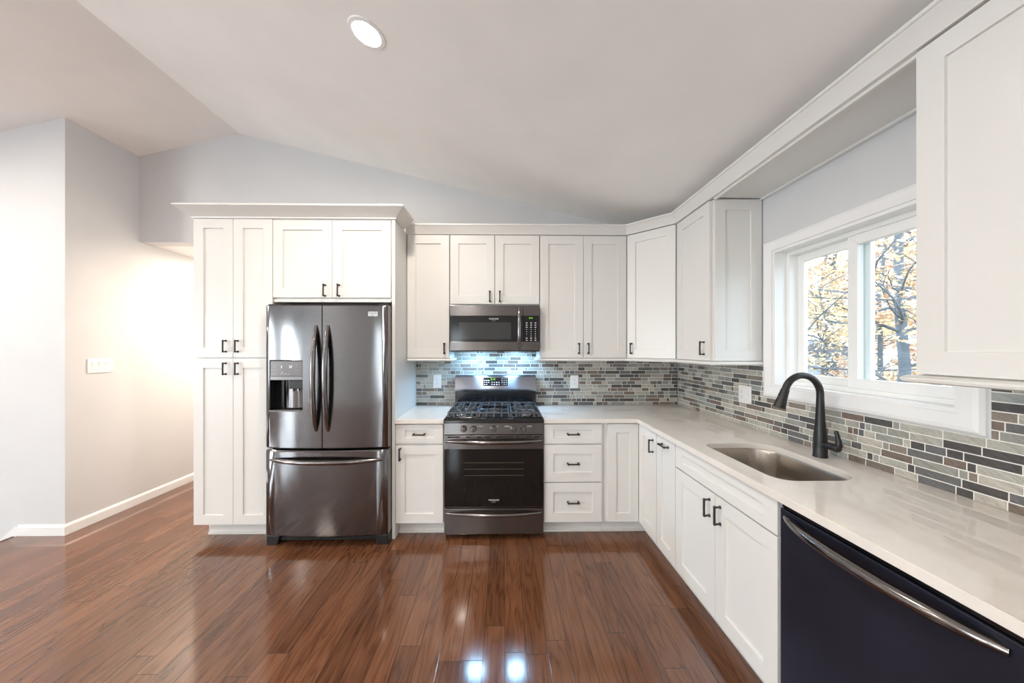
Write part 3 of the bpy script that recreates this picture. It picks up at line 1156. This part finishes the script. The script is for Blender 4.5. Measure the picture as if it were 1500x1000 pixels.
for s in (-1, 1):
    B().prism([(s * hw, 0.0), (s * (hw - 3.2), 0.0), (s * (hw - 3.8), 2.9), (s * hw, 2.9)], ly(-27.6), ly(-23.6), 'y').build('foot', M['black'], t, bevel=0.25)
for s in (-1, 1):
    B().box(s * (hw - 3.2), s * (hw - 0.15), ly(-27.2), ly(-24.2), 69.0, 70.3).build('hinge_cover', M['black'], t, bevel=0.25)


def bow_handle(p0, p1, bow, r0, n=18, squash=1.0):
    pts, rad = [], []
    p0, p1 = Vector(p0), Vector(p1)
    for k in range(n + 1):
        s = k / n
        h = (1 - abs(2 * s - 1) ** 2.4)
        p = p0.lerp(p1, s)
        pts.append((p.x, p.y - bow * h, p.z))
        rad.append(r0 * (0.55 + 0.45 * h ** 0.5))
    return B().tube(pts, rad, 14, True, squash)


for dd, hx in ((ld_, midx - 1.7), (rd_, midx + 1.7)):
    yb = ly(bulge(hx))
    bow_handle((hx, yb + 0.05, 63.9), (hx, yb + 0.05, 33.6), 2.1, 0.74).build('handle', M['steel_handle'], dd, smooth=60)
yb = ly(bulge(15.6))
bow_handle((-16.0, yb + 0.1, 25.1), (16.0, yb + 0.1, 25.1), 2.9, 0.70, 26).build('handle', M['steel_handle'], fd_, smooth=60)
# dispenser
yd = ly(bulge((hx0 + hx1) / 2))
dsp = B()
dsp.box(hx0 - 0.12, hx0 + 0.22, yd - 0.12, yd + 2.6, hz0, hz1)
dsp.box(hx1 - 0.22, hx1 + 0.12, yd - 0.12, yd + 2.6, hz0, hz1)
dsp.box(hx0 - 0.12, hx1 + 0.12, yd - 0.12, yd + 2.6, hz1 - 0.2, hz1 + 0.14)
dsp.box(hx0 + 0.2, hx1 - 0.2, yd + 2.5, yd + 2.62, hz0, hz1)
dsp = dsp.build('dispenser', M['black_gloss'], t, bevel=0.05)
B().box(hx0 + 0.22, hx1 - 0.22, yd - 0.05, yd + 2.4, 49.3, hz1 - 0.2).build('control_panel', M['steel_band'], dsp, bevel=0.05)
B().box(hx0 + 0.22, hx1 - 0.22, yd - 0.12, yd + 2.4, 48.2, 49.28).build('trim_strip', M['steel_handle'], dsp, bevel=0.08)
cav = B()
pc = []
for k in range(9):
    s = k / 8
    pc.append((hx0 + 2.6 + (hx1 - hx0 - 3.0) * s, yd + 2.4 - 1.0 * math.sin(PI * s)))
cav.prism(pc + [(pc[-1][0], yd + 2.48), (pc[0][0], yd + 2.48)], 40.0, 48.2, 'z')
cav.build('back_plate', M['steel_band'], dsp, smooth=60)
B().box(hx1 - 4.4, hx1 - 0.4, yd + 0.5, yd + 2.2, 45.6, 48.2).build('nozzle', M['black'], dsp, bevel=0.2)
B().tube([(hx1 - 3.6, yd + 1.0, 45.6), (hx1 - 3.6, yd + 0.9, 44.9)], [0.35, 0.22], 12).build('spout', M['chrome'], dsp)
B().tube([(hx1 - 2.0, yd + 1.0, 45.6), (hx1 - 2.0, yd + 0.9, 45.0)], [0.30, 0.2], 12).build('spout', M['chrome'], dsp)
b = B().box(hx0 - 0.1, hx1 + 0.1, yd - 0.35, yd + 2.3, 39.2, 39.6)
for k in range(8):
    b.box(hx0 + 1.2 + k * 0.95, hx0 + 1.5 + k * 0.95, yd + 0.2, yd + 1.9, 39.58, 39.72)
b.build('drip_tray', M['steel_band'], dsp, bevel=0.05)
yp = yd - 0.07
text('digits', '3', 0.95, M['digit_white'], dsp, (hx0 + 3.4, yp, 52.0))
text('digits', '37', 0.95, M['digit_white'], dsp, (hx0 + 6.0, yp, 52.0))
for k in range(4):
    for xx in (hx0 + 1.6, hx1 - 1.8):
        B().box(xx - 0.14, xx + 0.14, yp - 0.01, yp + 0.02, 50.1 + 0.8 * k, 50.25 + 0.8 * k).build('icon', M['grey_ink'], dsp, smooth=0)
for k in range(3):
    B().box(hx0 + 3.2 + k * 0.95, hx0 + 3.9 + k * 0.95, yp - 0.01, yp + 0.02, 49.85, 50.0).build('icon', M['grey_ink'], dsp, smooth=0)
B().box(hx0 + 3.5, hx0 + 3.75, yp - 0.01, yp + 0.02, 50.25, 50.5).build('icon', M['white_ink'], dsp, smooth=0)
lx = -34.95 - FX
yl = ly(bulge(lx))
nb = B().box(lx - 1.5, lx + 1.5, yl - 0.14, yl + 0.15, 66.6, 68.0).build('badge', M['chrome'], rd_, bevel=0.06, rot=(0, 0, 0))
text('lettering', 'FRIGIDAIRE', 0.48, M['black'], rd_, (lx, yl - 0.15, 67.5))
text('lettering', 'GALLERY', 0.30, M['black'], rd_, (lx, yl - 0.15, 66.92))

# ------------------------------------------------------------------ microwave
t = thing('microwave', 'black stainless over-the-range microwave under the short wall cabinet', 'microwave', (0, 0.0, 56.3))
mw = 14.72
ZB, ZT = 0.0, 15.35
B().box(-mw, mw, WB - 0.05, -13.6, 0.35, ZT).build('body', M['black'], t, bevel=0.1)
dx1 = 9.2
door = B().box(-mw, dx1, -13.65, -15.3, 0.35, ZT - 0.05).build('door', M['black_gloss'], t, bevel=0.12)
B().box(-mw, dx1 - 0.02, -15.28, -15.5, 11.75, ZT - 0.1).build('top_band', M['steel_band'], door, bevel=0.06)
B().box(-mw, dx1 - 0.02, -15.28, -15.5, 0.3, 3.2).build('bottom_band', M['steel_band'], door, bevel=0.06)
B().box(-11.8, 5.4, -15.28, -15.36, 4.0, 9.6).build('window', M['glass_mesh'], door, bevel=0.03)
b = B()
hp = []
for k in range(15):
    s = k / 14
    hp.append((8.0, -15.5 - 1.6 * (1 - abs(2 * s - 1) ** 3), 0.6 + 14.2 * s))
b.tube(hp, [0.42 + 0.2 * (1 - abs(2 * k / 14 - 1) ** 3) for k in range(15)], 14)
b.build('handle', M['steel_handle'], door, smooth=60)
text('lettering', 'FRIGIDAIRE', 0.62, M['white_ink'], door, (-0.3, -15.33, 10.75))
text('lettering', 'GALLERY', 0.34, M['grey_ink'], door, (-0.3, -15.33, 10.15))
pn = B().box(dx1 + 0.12, mw, -13.65, -15.3, 0.35, ZT - 0.05).build('control_panel', M['black_gloss'], t, bevel=0.12)
B().box(dx1 + 0.14, mw, -15.28, -15.5, 11.75, ZT - 0.1).build('top_band', M['steel_band'], pn, bevel=0.06)
B().box(dx1 + 0.14, mw, -15.28, -15.5, 0.3, 3.2).build('bottom_band', M['steel_band'], pn, bevel=0.06)
text('digits', '2:14', 0.72, M['digit_green'], pn, (11.9, -15.32, 11.05))
for i in range(3):
    for j in range(9):
        w_ = 0.26 if j < 3 or j > 6 else 0.10
        zz = 9.45 - j * 0.72
        B().box(10.55 + i * 1.45 - w_, 10.55 + i * 1.45 + w_, -15.33, -15.29, zz - 0.11, zz + 0.11).build('key', M['red_ink' if (i == 0 and j == 6) else 'white_ink'], pn, smooth=0)
B().box(-mw + 0.1, mw - 0.1, -15.2, WB - 0.1, 0.0, 0.34).build('underside', M['black'], t, bevel=0.05)
for x in (-6.9, 7.3):
    l = B().box(x - 2.3, x + 2.3, -5.6, -8.8, -0.06, 0.02).build('light', M['cool_led'], t, smooth=0)

# ------------------------------------------------------------------ range
t = thing('range', 'black stainless freestanding gas range under the microwave', 'range', (0, -13.0, 0))
RX = 14.88


def ry(y):
    return y + 13.0


FR = -25.6
B().box(-RX, RX, ry(-0.6), ry(-24.3), 2.0, 35.2).build('body', M['black'], t, bevel=0.08)
for sx in (-1, 1):
    for yy in (-3.0, -22.6):
        B().lathe([(0.9, 0.0), (0.9, 0.4), (0.5, 0.5), (0.5, 2.1)], (sx * 13.2, ry(yy), 0.0), 'z', 14).build('foot', M['black'], t)
dr_ = B().box(-RX, RX, ry(-24.4), ry(FR), 1.6, 9.3).build('drawer', M['steel_band'], t, bevel=0.12)
bow_handle((-14.2, ry(FR) + 0.1, 8.0), (14.2, ry(FR) + 0.1, 8.0), 1.7, 0.55, 22).build('handle', M['steel_handle'], dr_, smooth=60)
od = B().box(-RX, RX, ry(-24.4), ry(FR), 9.6, 31.3).build('oven_door', M['steel_band'], t, bevel=0.12)
B().box(-RX + 0.02, RX - 0.02, ry(FR + 0.1), ry(FR - 0.08), 9.9, 27.2).build('oven_glass', M['glass_black'], od, bevel=0.04)
b = B()
for z in (23.1, 21.2, 19.3):
    B().box(-9.0, 9.0, ry(FR - 0.075), ry(FR - 0.09), z - 0.07, z + 0.07).build('oven_rack', M['rack'], od, smooth=0)
text('lettering', 'FRIGIDAIRE', 0.62, M['white_ink'], od, (0, ry(FR - 0.09), 11.9))
text('lettering', 'GALLERY', 0.34, M['grey_ink'], od, (0, ry(FR - 0.09), 11.3))
bow_handle((-14.3, ry(FR) + 0.1, 29.6), (14.3, ry(FR) + 0.1, 29.6), 2.0, 0.62, 22).build('handle', M['steel_handle'], od, smooth=60)
b = B()
for x0_, x1_ in ((-13.9, -10.2), (-8.2, -7.1), (-5.2, -3.6), (-2.7, -1.1), (0.7, 3.0), (3.2, 5.6), (6.6, 7.6), (9.6, 11.4), (12.2, 13.6)):
    B().box(x0_, x1_, ry(FR + 0.1), ry(FR - 0.015), 30.55, 30.95).build('vent_slot', M['black'], od, smooth=0)
cp = B().prism([(ry(FR), 31.5), (ry(-23.5), 31.5), (ry(-23.5), 35.0), (ry(FR + 0.35), 35.0)], -RX, RX, 'x').build('control_panel', M['steel_band'], t, bevel=0.08)
for x in (-9.05, -6.1, -0.05, 6.0, 8.95):
    yk = ry(FR + 0.15)
    kn = B().lathe([(1.0, 0.0), (1.0, -0.22), (0.88, -0.30), (0.84, -1.15), (0.74, -1.28), (0.2, -1.30)], (x, yk, 33.3), 'y', 28).build('knob', M['knob'], t, smooth=35)
    B().box(x - 0.16, x + 0.16, yk - 1.62, yk - 1.2, 32.55, 34.05).build('grip', M['iron'], kn, bevel=0.08)
    B().box(x - 0.05, x + 0.05, yk - 1.64, yk - 1.6, 33.75, 34.0).build('pointer', M['red_ink'], kn)
for x_, s_ in ((-4.1, 'OVEN'), (1.1, '0'), (4.0, 'HOLD'), (10.7, 'HIGH')):
    text('printing', s_, 0.55, M['white_ink'], cp, (x_, ry(FR + 0.08), 33.95), (PI / 2 - 0.1, 0, 0))
# cooktop
ct = B()
ct.prism([(ry(-26.2), 35.05), (ry(-3.0), 35.05), (ry(-3.0), 36.3), (ry(-25.4), 36.3), (ry(-26.2), 35.7)], -14.98, 14.98, 'x')
ctop = ct.build('cooktop', M['black_gloss'], t, bevel=0.1)
b = B()
b.box(-14.6, 14.6, ry(-24.6), ry(-24.2), 36.28, 36.5)
for sx in (-1, 1):
    b.box(sx * 14.6, sx * 14.2, ry(-24.6), ry(-3.6), 36.28, 36.5)
b.build('cooktop_rim', M['black_gloss'], ctop, bevel=0.05)
burners = [(-9.6, -19.3, 1.9), (-9.6, -9.0, 1.6), (0, -14.2, 2.2), (9.6, -19.3, 1.5), (9.6, -9.0, 2.0)]
for (x, y, r_) in burners:
    bb_ = B().lathe([(r_ + 0.6, 0), (r_ + 0.5, 0.25), (r_ * 0.8, 0.3), (r_ * 0.8, 0.5)], (x, ry(y), 36.3), 'z', 24).build('burner', M['chrome'], t, smooth=40)
    B().lathe([(r_ * 0.9, 0.5), (r_, 0.6), (r_ * 0.95, 0.85), (r_ * 0.4, 0.92)], (x, ry(y), 36.3), 'z', 24).build('burner_cap', M['black'], bb_, smooth=40)
for sec, (gx0, gx1) in enumerate(((-14.1, -4.95), (-4.65, 4.65), (4.95, 14.1))):
    gr = B()
    zt_, zb_ = 38.0, 37.45
    y0, y1 = ry(-24.0), ry(-4.2)

    def bar(xa, ya, xb, yb_, w_=0.22):
        p, q = Vector((xa, ya)), Vector((xb, yb_))
        dd = (q - p).normalized()
        nn = Vector((-dd.y, dd.x)) * w_
        gr.prism([(p + nn)[:], (q + nn)[:], (q - nn)[:], (p - nn)[:]], zb_, zt_, 'z')
    for y in (y0, y1):
        bar(gx0, y, gx1, y, 0.18)
    bar(gx0 + 0.2, y0, gx0 + 0.2, y1)
    bar(gx1 - 0.2, y0, gx1 - 0.2, y1)
    ncol = 5 if sec != 1 else 4
    cxs = [gx0 + (gx1 - gx0) * k / ncol for k in range(1, ncol)]
    for k, x in enumerate(cxs):
        if sec == 1:
            if k == 1:
                bar(x, y0, x, y1)
            else:
                bar(x, y0, x, ry(-17.2))
                bar(x, ry(-11.2), x, y1)
        else:
            if k == 2 - (sec == 2):
                bar(x, y0, x, y1)
            else:
                bar(x, y0, x, ry(-21.4))
                bar(x, ry(-17.2), x, ry(-11.2))
                bar(x, ry(-6.8), x, y1)
    for y in ((-14.2,) if sec != 1 else (-18.6, -9.8)):
        bar(gx0, ry(y), gx1, ry(y))
    for (x, y, r_) in burners:
        if gx0 < x < gx1 and sec != 1:
            for a in (35, 145, 215, 325):
                ca, sa = math.cos(math.radians(a)), math.sin(math.radians(a))
                bar(x + ca * 1.3, ry(y) + sa * 1.3, x + ca * 4.2, ry(y) + sa * 4.2, 0.18)
    for x in [gx0 + 0.2] + cxs + [gx1 - 0.2]:
        gr.prism([(y0 - 0.3, 36.52), (y0 + 0.25, 36.52), (y0 + 0.25, zt_), (y0 - 0.05, zt_)], x - 0.24, x + 0.24, 'x')
        gr.prism([(y1 - 0.25, 36.52), (y1 + 0.3, 36.52), (y1 + 0.05, zt_), (y1 - 0.25, zt_)], x - 0.24, x + 0.24, 'x')
    gr.build('grate', M['iron'], t, bevel=0.06)
# backguard
bg = B().box(-14.75, 14.75, ry(-0.6), ry(-3.0), 35.3, 41.6).build('backguard', M['black_gloss'], t, bevel=0.06)
b = B()
pts = []
prof = [(ry(-0.5), 41.2), (ry(-0.5), 47.3), (ry(-1.0), 47.5), (ry(-1.6), 47.45), (ry(-2.3), 46.9), (ry(-3.2), 43.2), (ry(-3.3), 42.4), (ry(-2.6), 41.2)]
b.prism(prof, -14.85, 14.85, 'x')
bp = b.build('backguard_panel', M['steel_bright'], t, bevel=0.05, smooth=40)
ang = math.atan2(0.9, 3.7)


def on_panel(z, off=0.0):
    s = (z - 43.2) / 3.7
    return ry(-3.2 + 0.9 * s) - off


b = B()
b.prism([(on_panel(43.6, 0.05), 43.6), (on_panel(46.6, 0.05), 46.6), (on_panel(46.6, -0.1), 46.6), (on_panel(43.6, -0.1), 43.6)], -4.5, 4.5, 'x')
disp = b.build('display', M['black_gloss'], bp, bevel=0.03)
rt = (PI / 2 - ang, 0, 0)
text('digits', '2:14', 1.0, M['digit_green'], bp, (-1.0, on_panel(46.0, 0.07), 46.0), rt)
for (x, z, w_, red) in [(-4.0 + 0.75 * i, 45.6, 0.25, 0) for i in range(3)] + [(-4.0 + 0.75 * i, 44.9, 0.2, 0) for i in range(3)] + [(-4.0 + 0.75 * i, 44.15, 0.2, 0) for i in range(2)] + \
        [(-1.3 + 0.85 * i, 44.9, 0.2, 0) for i in range(4)] + [(-1.3 + 0.85 * i, 44.15, 0.2, 0) for i in range(4)] + \
        [(2.4 + 0.75 * i, 46.2 - 0.68 * j, 0.11, int(i == 0 and j == 3)) for i in range(3) for j in range(4)]:
    B().prism([(on_panel(z - 0.13, 0.06), z - 0.13), (on_panel(z + 0.13, 0.06), z + 0.13), (on_panel(z + 0.13, 0.0), z + 0.13), (on_panel(z - 0.13, 0.0), z - 0.13)], x - w_, x + w_, 'x').build('key', M['red_ink' if red else 'white_ink'], bp, smooth=0)

# ------------------------------------------------------------------ dishwasher (right run)
t = thing('dishwasher', 'dark navy dishwasher with a curved bar handle under the right counter', 'dishwasher', (69.1, -77.55, 0), R90)
B().box(0.15, 24.2, -0.2, -23.0, 4.2, 34.6).build('body', M['black'], t, bevel=0.05)
dw = B().box(0.12, 24.25, -23.1, -25.0, 4.4, 33.7).build('door', M['film'], t, bevel=0.15)
B().box(0.12, 24.25, -23.1, -24.7, 33.75, 34.55).build('control_strip', M['black_gloss'], t, bevel=0.08)
bow_handle((1.1, -24.95, 32.6), (23.2, -24.95, 32.6), 2.0, 0.68, 26).build('handle', M['steel_handle'], dw, smooth=60)
B().box(0.4, 24.0, -20.2, -21.0, 0.0, 4.2).build('toe_panel', M['black'], t, bevel=0.05)

# ------------------------------------------------------------------ wall plates
def plate(name, label, cat, loc, rot, w, h, kinds):
    t_ = thing(name, label, cat, loc, rot)
    B().box(-w / 2, w / 2, -0.22, 0, -h / 2, h / 2).build('cover_plate', M['plastic'], t_, bevel=0.09)
    for cx, kd in kinds:
        if kd == 'rocker':
            s_ = B().box(cx - 0.68, cx + 0.68, -0.26, -0.2, -1.32, 1.32)
            s_ = s_.build('switch_frame', M['plastic'], t_, bevel=0.03)
            B().prism([(-0.24, -1.2), (-0.24, 1.2), (-0.44, 1.2), (-0.28, 0.0), (-0.30, -1.2)], cx - 0.58, cx + 0.58, 'x').build('rocker', M['plastic'], s_, bevel=0.03)
        else:
            s_ = B().box(cx - 0.66, cx + 0.66, -0.30, -0.2, -1.30, 1.30).build('receptacle', M['plastic'], t_, bevel=0.06)
            k_ = B()
            for dz_ in (-0.75, 0.75):
                k_.box(cx - 0.30, cx - 0.22, -0.315, -0.28, dz_ - 0.02, dz_ + 0.32)
                k_.box(cx + 0.20, cx + 0.28, -0.315, -0.28, dz_ + 0.02, dz_ + 0.30)
                k_.box(cx - 0.09, cx + 0.09, -0.315, -0.28, dz_ - 0.36, dz_ - 0.20)
            k_.build('slots', M['slot'], s_, smooth=0)
    return t_


plate('outlet', 'white wall outlet in the tiles left of the range', 'outlet', (-22.0 + 0.2, -0.03, 45.0), 0, 3.0, 4.9, [(0, 'outlet')])
plate('outlet', 'white wall outlet in the tiles right of the range', 'outlet', (29.5, -0.03, 44.8), 0, 3.1, 4.9, [(0, 'outlet')])
plate('outlet', 'wide white outlet and switch plate in the tiles left of the faucet', 'outlet', (XR - 0.01, -35.95, 44.8), R90, 4.8, 4.8, [(-1.1, 'outlet'), (1.1, 'rocker')])
plate('light_switch', 'white triple light switch plate on the hallway wall', 'switch', (HX, -11.9, 51.6), PI / 2, 7.2, 4.7, [(-1.9, 'rocker'), (0, 'rocker'), (1.9, 'rocker')])

# ------------------------------------------------------------------ ceiling lamps
def can_light(x, y, label, mat, hall=False):
    if hall:
        z, tilt = 96.6, 0.0
    else:
        z = ceil_z(x)
        tilt = math.atan(SR) if x > RIDGE else -math.atan(SL)
    t_ = thing('recessed_ceiling_light', label, 'lamp', (x, y, z), (0, tilt, 0))
    B().lathe([(2.62, -0.05), (2.75, -0.28), (3.5, -0.22), (3.65, 0.0), (2.6, 0.02)], (0, 0, 0), 'z', 32).build('trim_ring', M['trim'], t_, smooth=40)
    B().lathe([(2.6, -0.02), (2.6, -0.10), (1.2, -0.13), (0.1, -0.14)], (0, 0, 0), 'z', 32).build('lens', mat, t_, smooth=60)
    return t_


can_light(-24.4, -59.5, 'glowing round recessed light in the right ceiling slope above the range', M['lamp'])
for x, y, w_ in ((-24.4, -150, 'right slope behind the camera'), (-24.4, -235, 'right slope near the rear wall'),
                 (-168, -70, 'left slope over the stairs, an unseen lamp placed to brighten the far left wall'), (-218, -70, 'left slope beside the left wall, an extra unseen lamp added to brighten the far left wall'), (-170, -190, 'left slope at mid room'), (-170, -260, 'left slope near the rear wall')):  # the pair nearest the stairwell is added, out of view, to brighten the wall there
    can_light(x, y, 'round recessed light in the ' + w_, M['lamp'])
can_light(-108, 36, 'warm round recessed light in the hallway ceiling', M['hall_lamp'], True)

# ------------------------------------------------------------------ outside the window
def leaf_mat(name, stops):
    m, nt, b_ = new_mat(name)
    g_ = nt.nodes.new('ShaderNodeNewGeometry')
    nt.links.new(ramp(nt, g_.outputs['Random Per Island'], stops), b_.inputs['Base Color'])
    b_.inputs['Roughness'].default_value = 0.7
    return m


M['leaf_gold'] = leaf_mat('golden_leaves', [(0, (0.80, 0.52, 0.24)), (0.5, (0.88, 0.70, 0.46)), (1, (0.85, 0.80, 0.62))])
M['leaf_rust'] = leaf_mat('rust_leaves', [(0, (0.74, 0.40, 0.24)), (0.5, (0.84, 0.58, 0.40)), (1, (0.88, 0.74, 0.58))])
M['bark'] = paint('grey_bark', (0.16, 0.175, 0.20), 0.9, 0.4, 1.0, 0.3)
M['grass'] = paint('lawn_with_leaves', (0.24, 0.20, 0.12), 0.9, 0.3, 0.3, 0.4)
M['siding'] = paint('grey_siding', (0.40, 0.45, 0.52), 0.7, 0.1)
M['roof'] = paint('slate_shingles', (0.16, 0.17, 0.20), 0.8, 0.3, 0.6, 0.2)
M['fence'] = paint('weathered_fence', (0.20, 0.19, 0.20), 0.8, 0.2)
M['fence_white'] = paint('white_fence_paint', (0.75, 0.77, 0.80), 0.6, 0.1)

b = B().box(WR + 6.2, 1500, -700, 1500, -42, -40)
struct(b.build('floor_lawn', M['grass'], smooth=0))


def tree(label, x, y, h, seed, leaf, n_br=16, leaves=900, size=4.0, spread=0.45, r0=5.0, lean=0.0):
    rnd = random.Random(seed)
    t_ = thing('tree', label, 'tree', (x, y, -40), 0, None)
    tr, br, fo = B(), B(), B()
    pts = [Vector((0, 0, 0))]
    for k in range(1, 9):
        pts.append(Vector((lean * h * k / 8 + rnd.uniform(-1, 1) * h * 0.012, rnd.uniform(-1, 1) * h * 0.012, h * k / 8)))
    tr.tube(pts, [r0 * (1 - 0.09 * k) for k in range(9)], 10)
    tips = []

    def grow(p, d, ln_, r_, depth):
        path = [p]
        q = p.copy()
        dd = d.copy()
        for k in range(4):
            dd = (dd + Vector((rnd.uniform(-.22, .22), rnd.uniform(-.22, .22), rnd.uniform(-.16, .20)))).normalized()
            q = q + dd * ln_ / 4
            path.append(q.copy())
        br.tube(path, [r_ * (1 - 0.18 * k) for k in range(5)], 6)
        for k in range(1, 5):
            tips.append((path[k], ln_ * 0.28))
            if depth < 2 and rnd.random() < 0.85:
                sd = (dd + Vector((rnd.uniform(-.8, .8), rnd.uniform(-.8, .8), rnd.uniform(-.5, .6)))).normalized()
                grow(path[k], sd, ln_ * 0.5, r_ * 0.45, depth + 1)
    for i in range(n_br):
        k = rnd.uniform(1.3, 8)
        i0 = int(min(k, 7.99))
        p = pts[i0].lerp(pts[min(i0 + 1, 8)], k - i0)
        a = rnd.uniform(0, 2 * PI)
        d = Vector((math.cos(a), math.sin(a), rnd.uniform(-0.1, 0.55))).normalized()
        grow(p, d, h * spread * rnd.uniform(0.6, 1.1) * (1.15 - k / 14), r0 * 0.30, 0)
    tr.build('trunk', M['bark'], t_, smooth=60)
    br.build('branches', M['bark'], t_, smooth=60)
    for i in range(leaves):
        p, sp_ = rnd.choice(tips)
        c = p + Vector((rnd.gauss(0, 1), rnd.gauss(0, 1), rnd.gauss(0, 0.8))) * sp_ * 0.5
        if c.z < 4:
            continue
        a = Vector((rnd.uniform(-1, 1), rnd.uniform(-1, 1), rnd.uniform(-.5, .5))).normalized()
        b2_ = a.orthogonal().normalized()
        b2_.rotate(Matrix.Rotation(rnd.uniform(0, 6.28), 3, a))
        s_ = size * rnd.uniform(0.6, 1.3)
        fo.add([c - a * s_, c + b2_ * s_ * 0.45 + a.cross(b2_) * s_ * 0.15, c + a * s_, c - b2_ * s_ * 0.45 + a.cross(b2_) * s_ * 0.15], [(0, 1, 2, 3)])
    fo.build('foliage', leaf, t_, smooth=0)
    return t_


tree('thick dark-trunked tree at the right of the window view', 273, 102, 330, 11, M['leaf_gold'], 13, 3600, 1.8, 0.34, 3.6, 0.02)
tree('rust-leaved tree with a thin trunk in the middle of the right window pane', 375, 202, 300, 5, M['leaf_rust'], 15, 6500, 2.0, 0.36, 2.6)
tree('golden tree filling the left window pane', 405, 292, 330, 3, M['leaf_gold'], 20, 11000, 2.2, 0.38, 3.2)
tree('tall golden tree far behind, at the centre of the window view', 607, 482, 400, 31, M['leaf_gold'], 20, 9000, 3.6, 0.36, 6)
tree('far rust-leaved tree at the right behind the rail fence', 735, 440, 380, 41, M['leaf_rust'], 20, 9000, 3.8, 0.36, 6)
tree('small low rust-leaved tree behind the rail fence in the right pane', 480, 300, 150, 21, M['leaf_rust'], 16, 5000, 2.4, 0.42, 2.0, 0.02)
tree('nearly bare tree whose thin branches cross the left window pane', 190, 100, 260, 61, M['leaf_rust'], 22, 700, 1.6, 0.40, 2.6)
# neighbour's house
t = thing('house', 'grey neighbouring house behind the trees outside the window', 'house', (800, 800, -40))
B().box(-110, 110, -90, 90, 0, 80).build('wall', M['siding'], t)
B().prism([(-125, 77), (125, 77), (0, 120)], -98, 98, 'y').build('roof', M['roof'], t)
for x in (-60, 10, 70):
    w_ = B().box(x - 15, x + 15, -92, -90, 30, 68).build('window', M['fence_white'], t, bevel=0.5)
    B().box(x - 12, x + 12, -92.4, -92, 33, 65).build('pane', M['glass_mesh'], w_)
# fences
t = thing('fence', 'dark horizontal rail fence beyond the trees outside the window', 'fence', (300, 180, -40))
b = B()
for k in range(6):
    b.box(-0.8, 0.8, -260, 420, 6 + k * 10, 14 + k * 10)
b.build('rails', M['fence'], t)
for k in range(8):
    B().box(-3, 0, -260 + k * 95, -256 + k * 95, 0, 68).build('post', M['fence'], t)
t = thing('picket_fence', 'white picket fence low in the right window pane', 'fence', (240, 40, -40))
for k in range(40):
    B().prism([(-1.6, 0), (1.6, 0), (1.6, 62), (0, 66), (-1.6, 62)], -0.5, 0.5, 'x').build('picket', M['fence_white'], t, loc=(0, -110 + k * 4.6, 0))
B().box(0.6, 1.8, -112, 74, 14, 18).build('rail', M['fence_white'], t)
B().box(0.6, 1.8, -112, 74, 48, 52).build('rail', M['fence_white'], t)
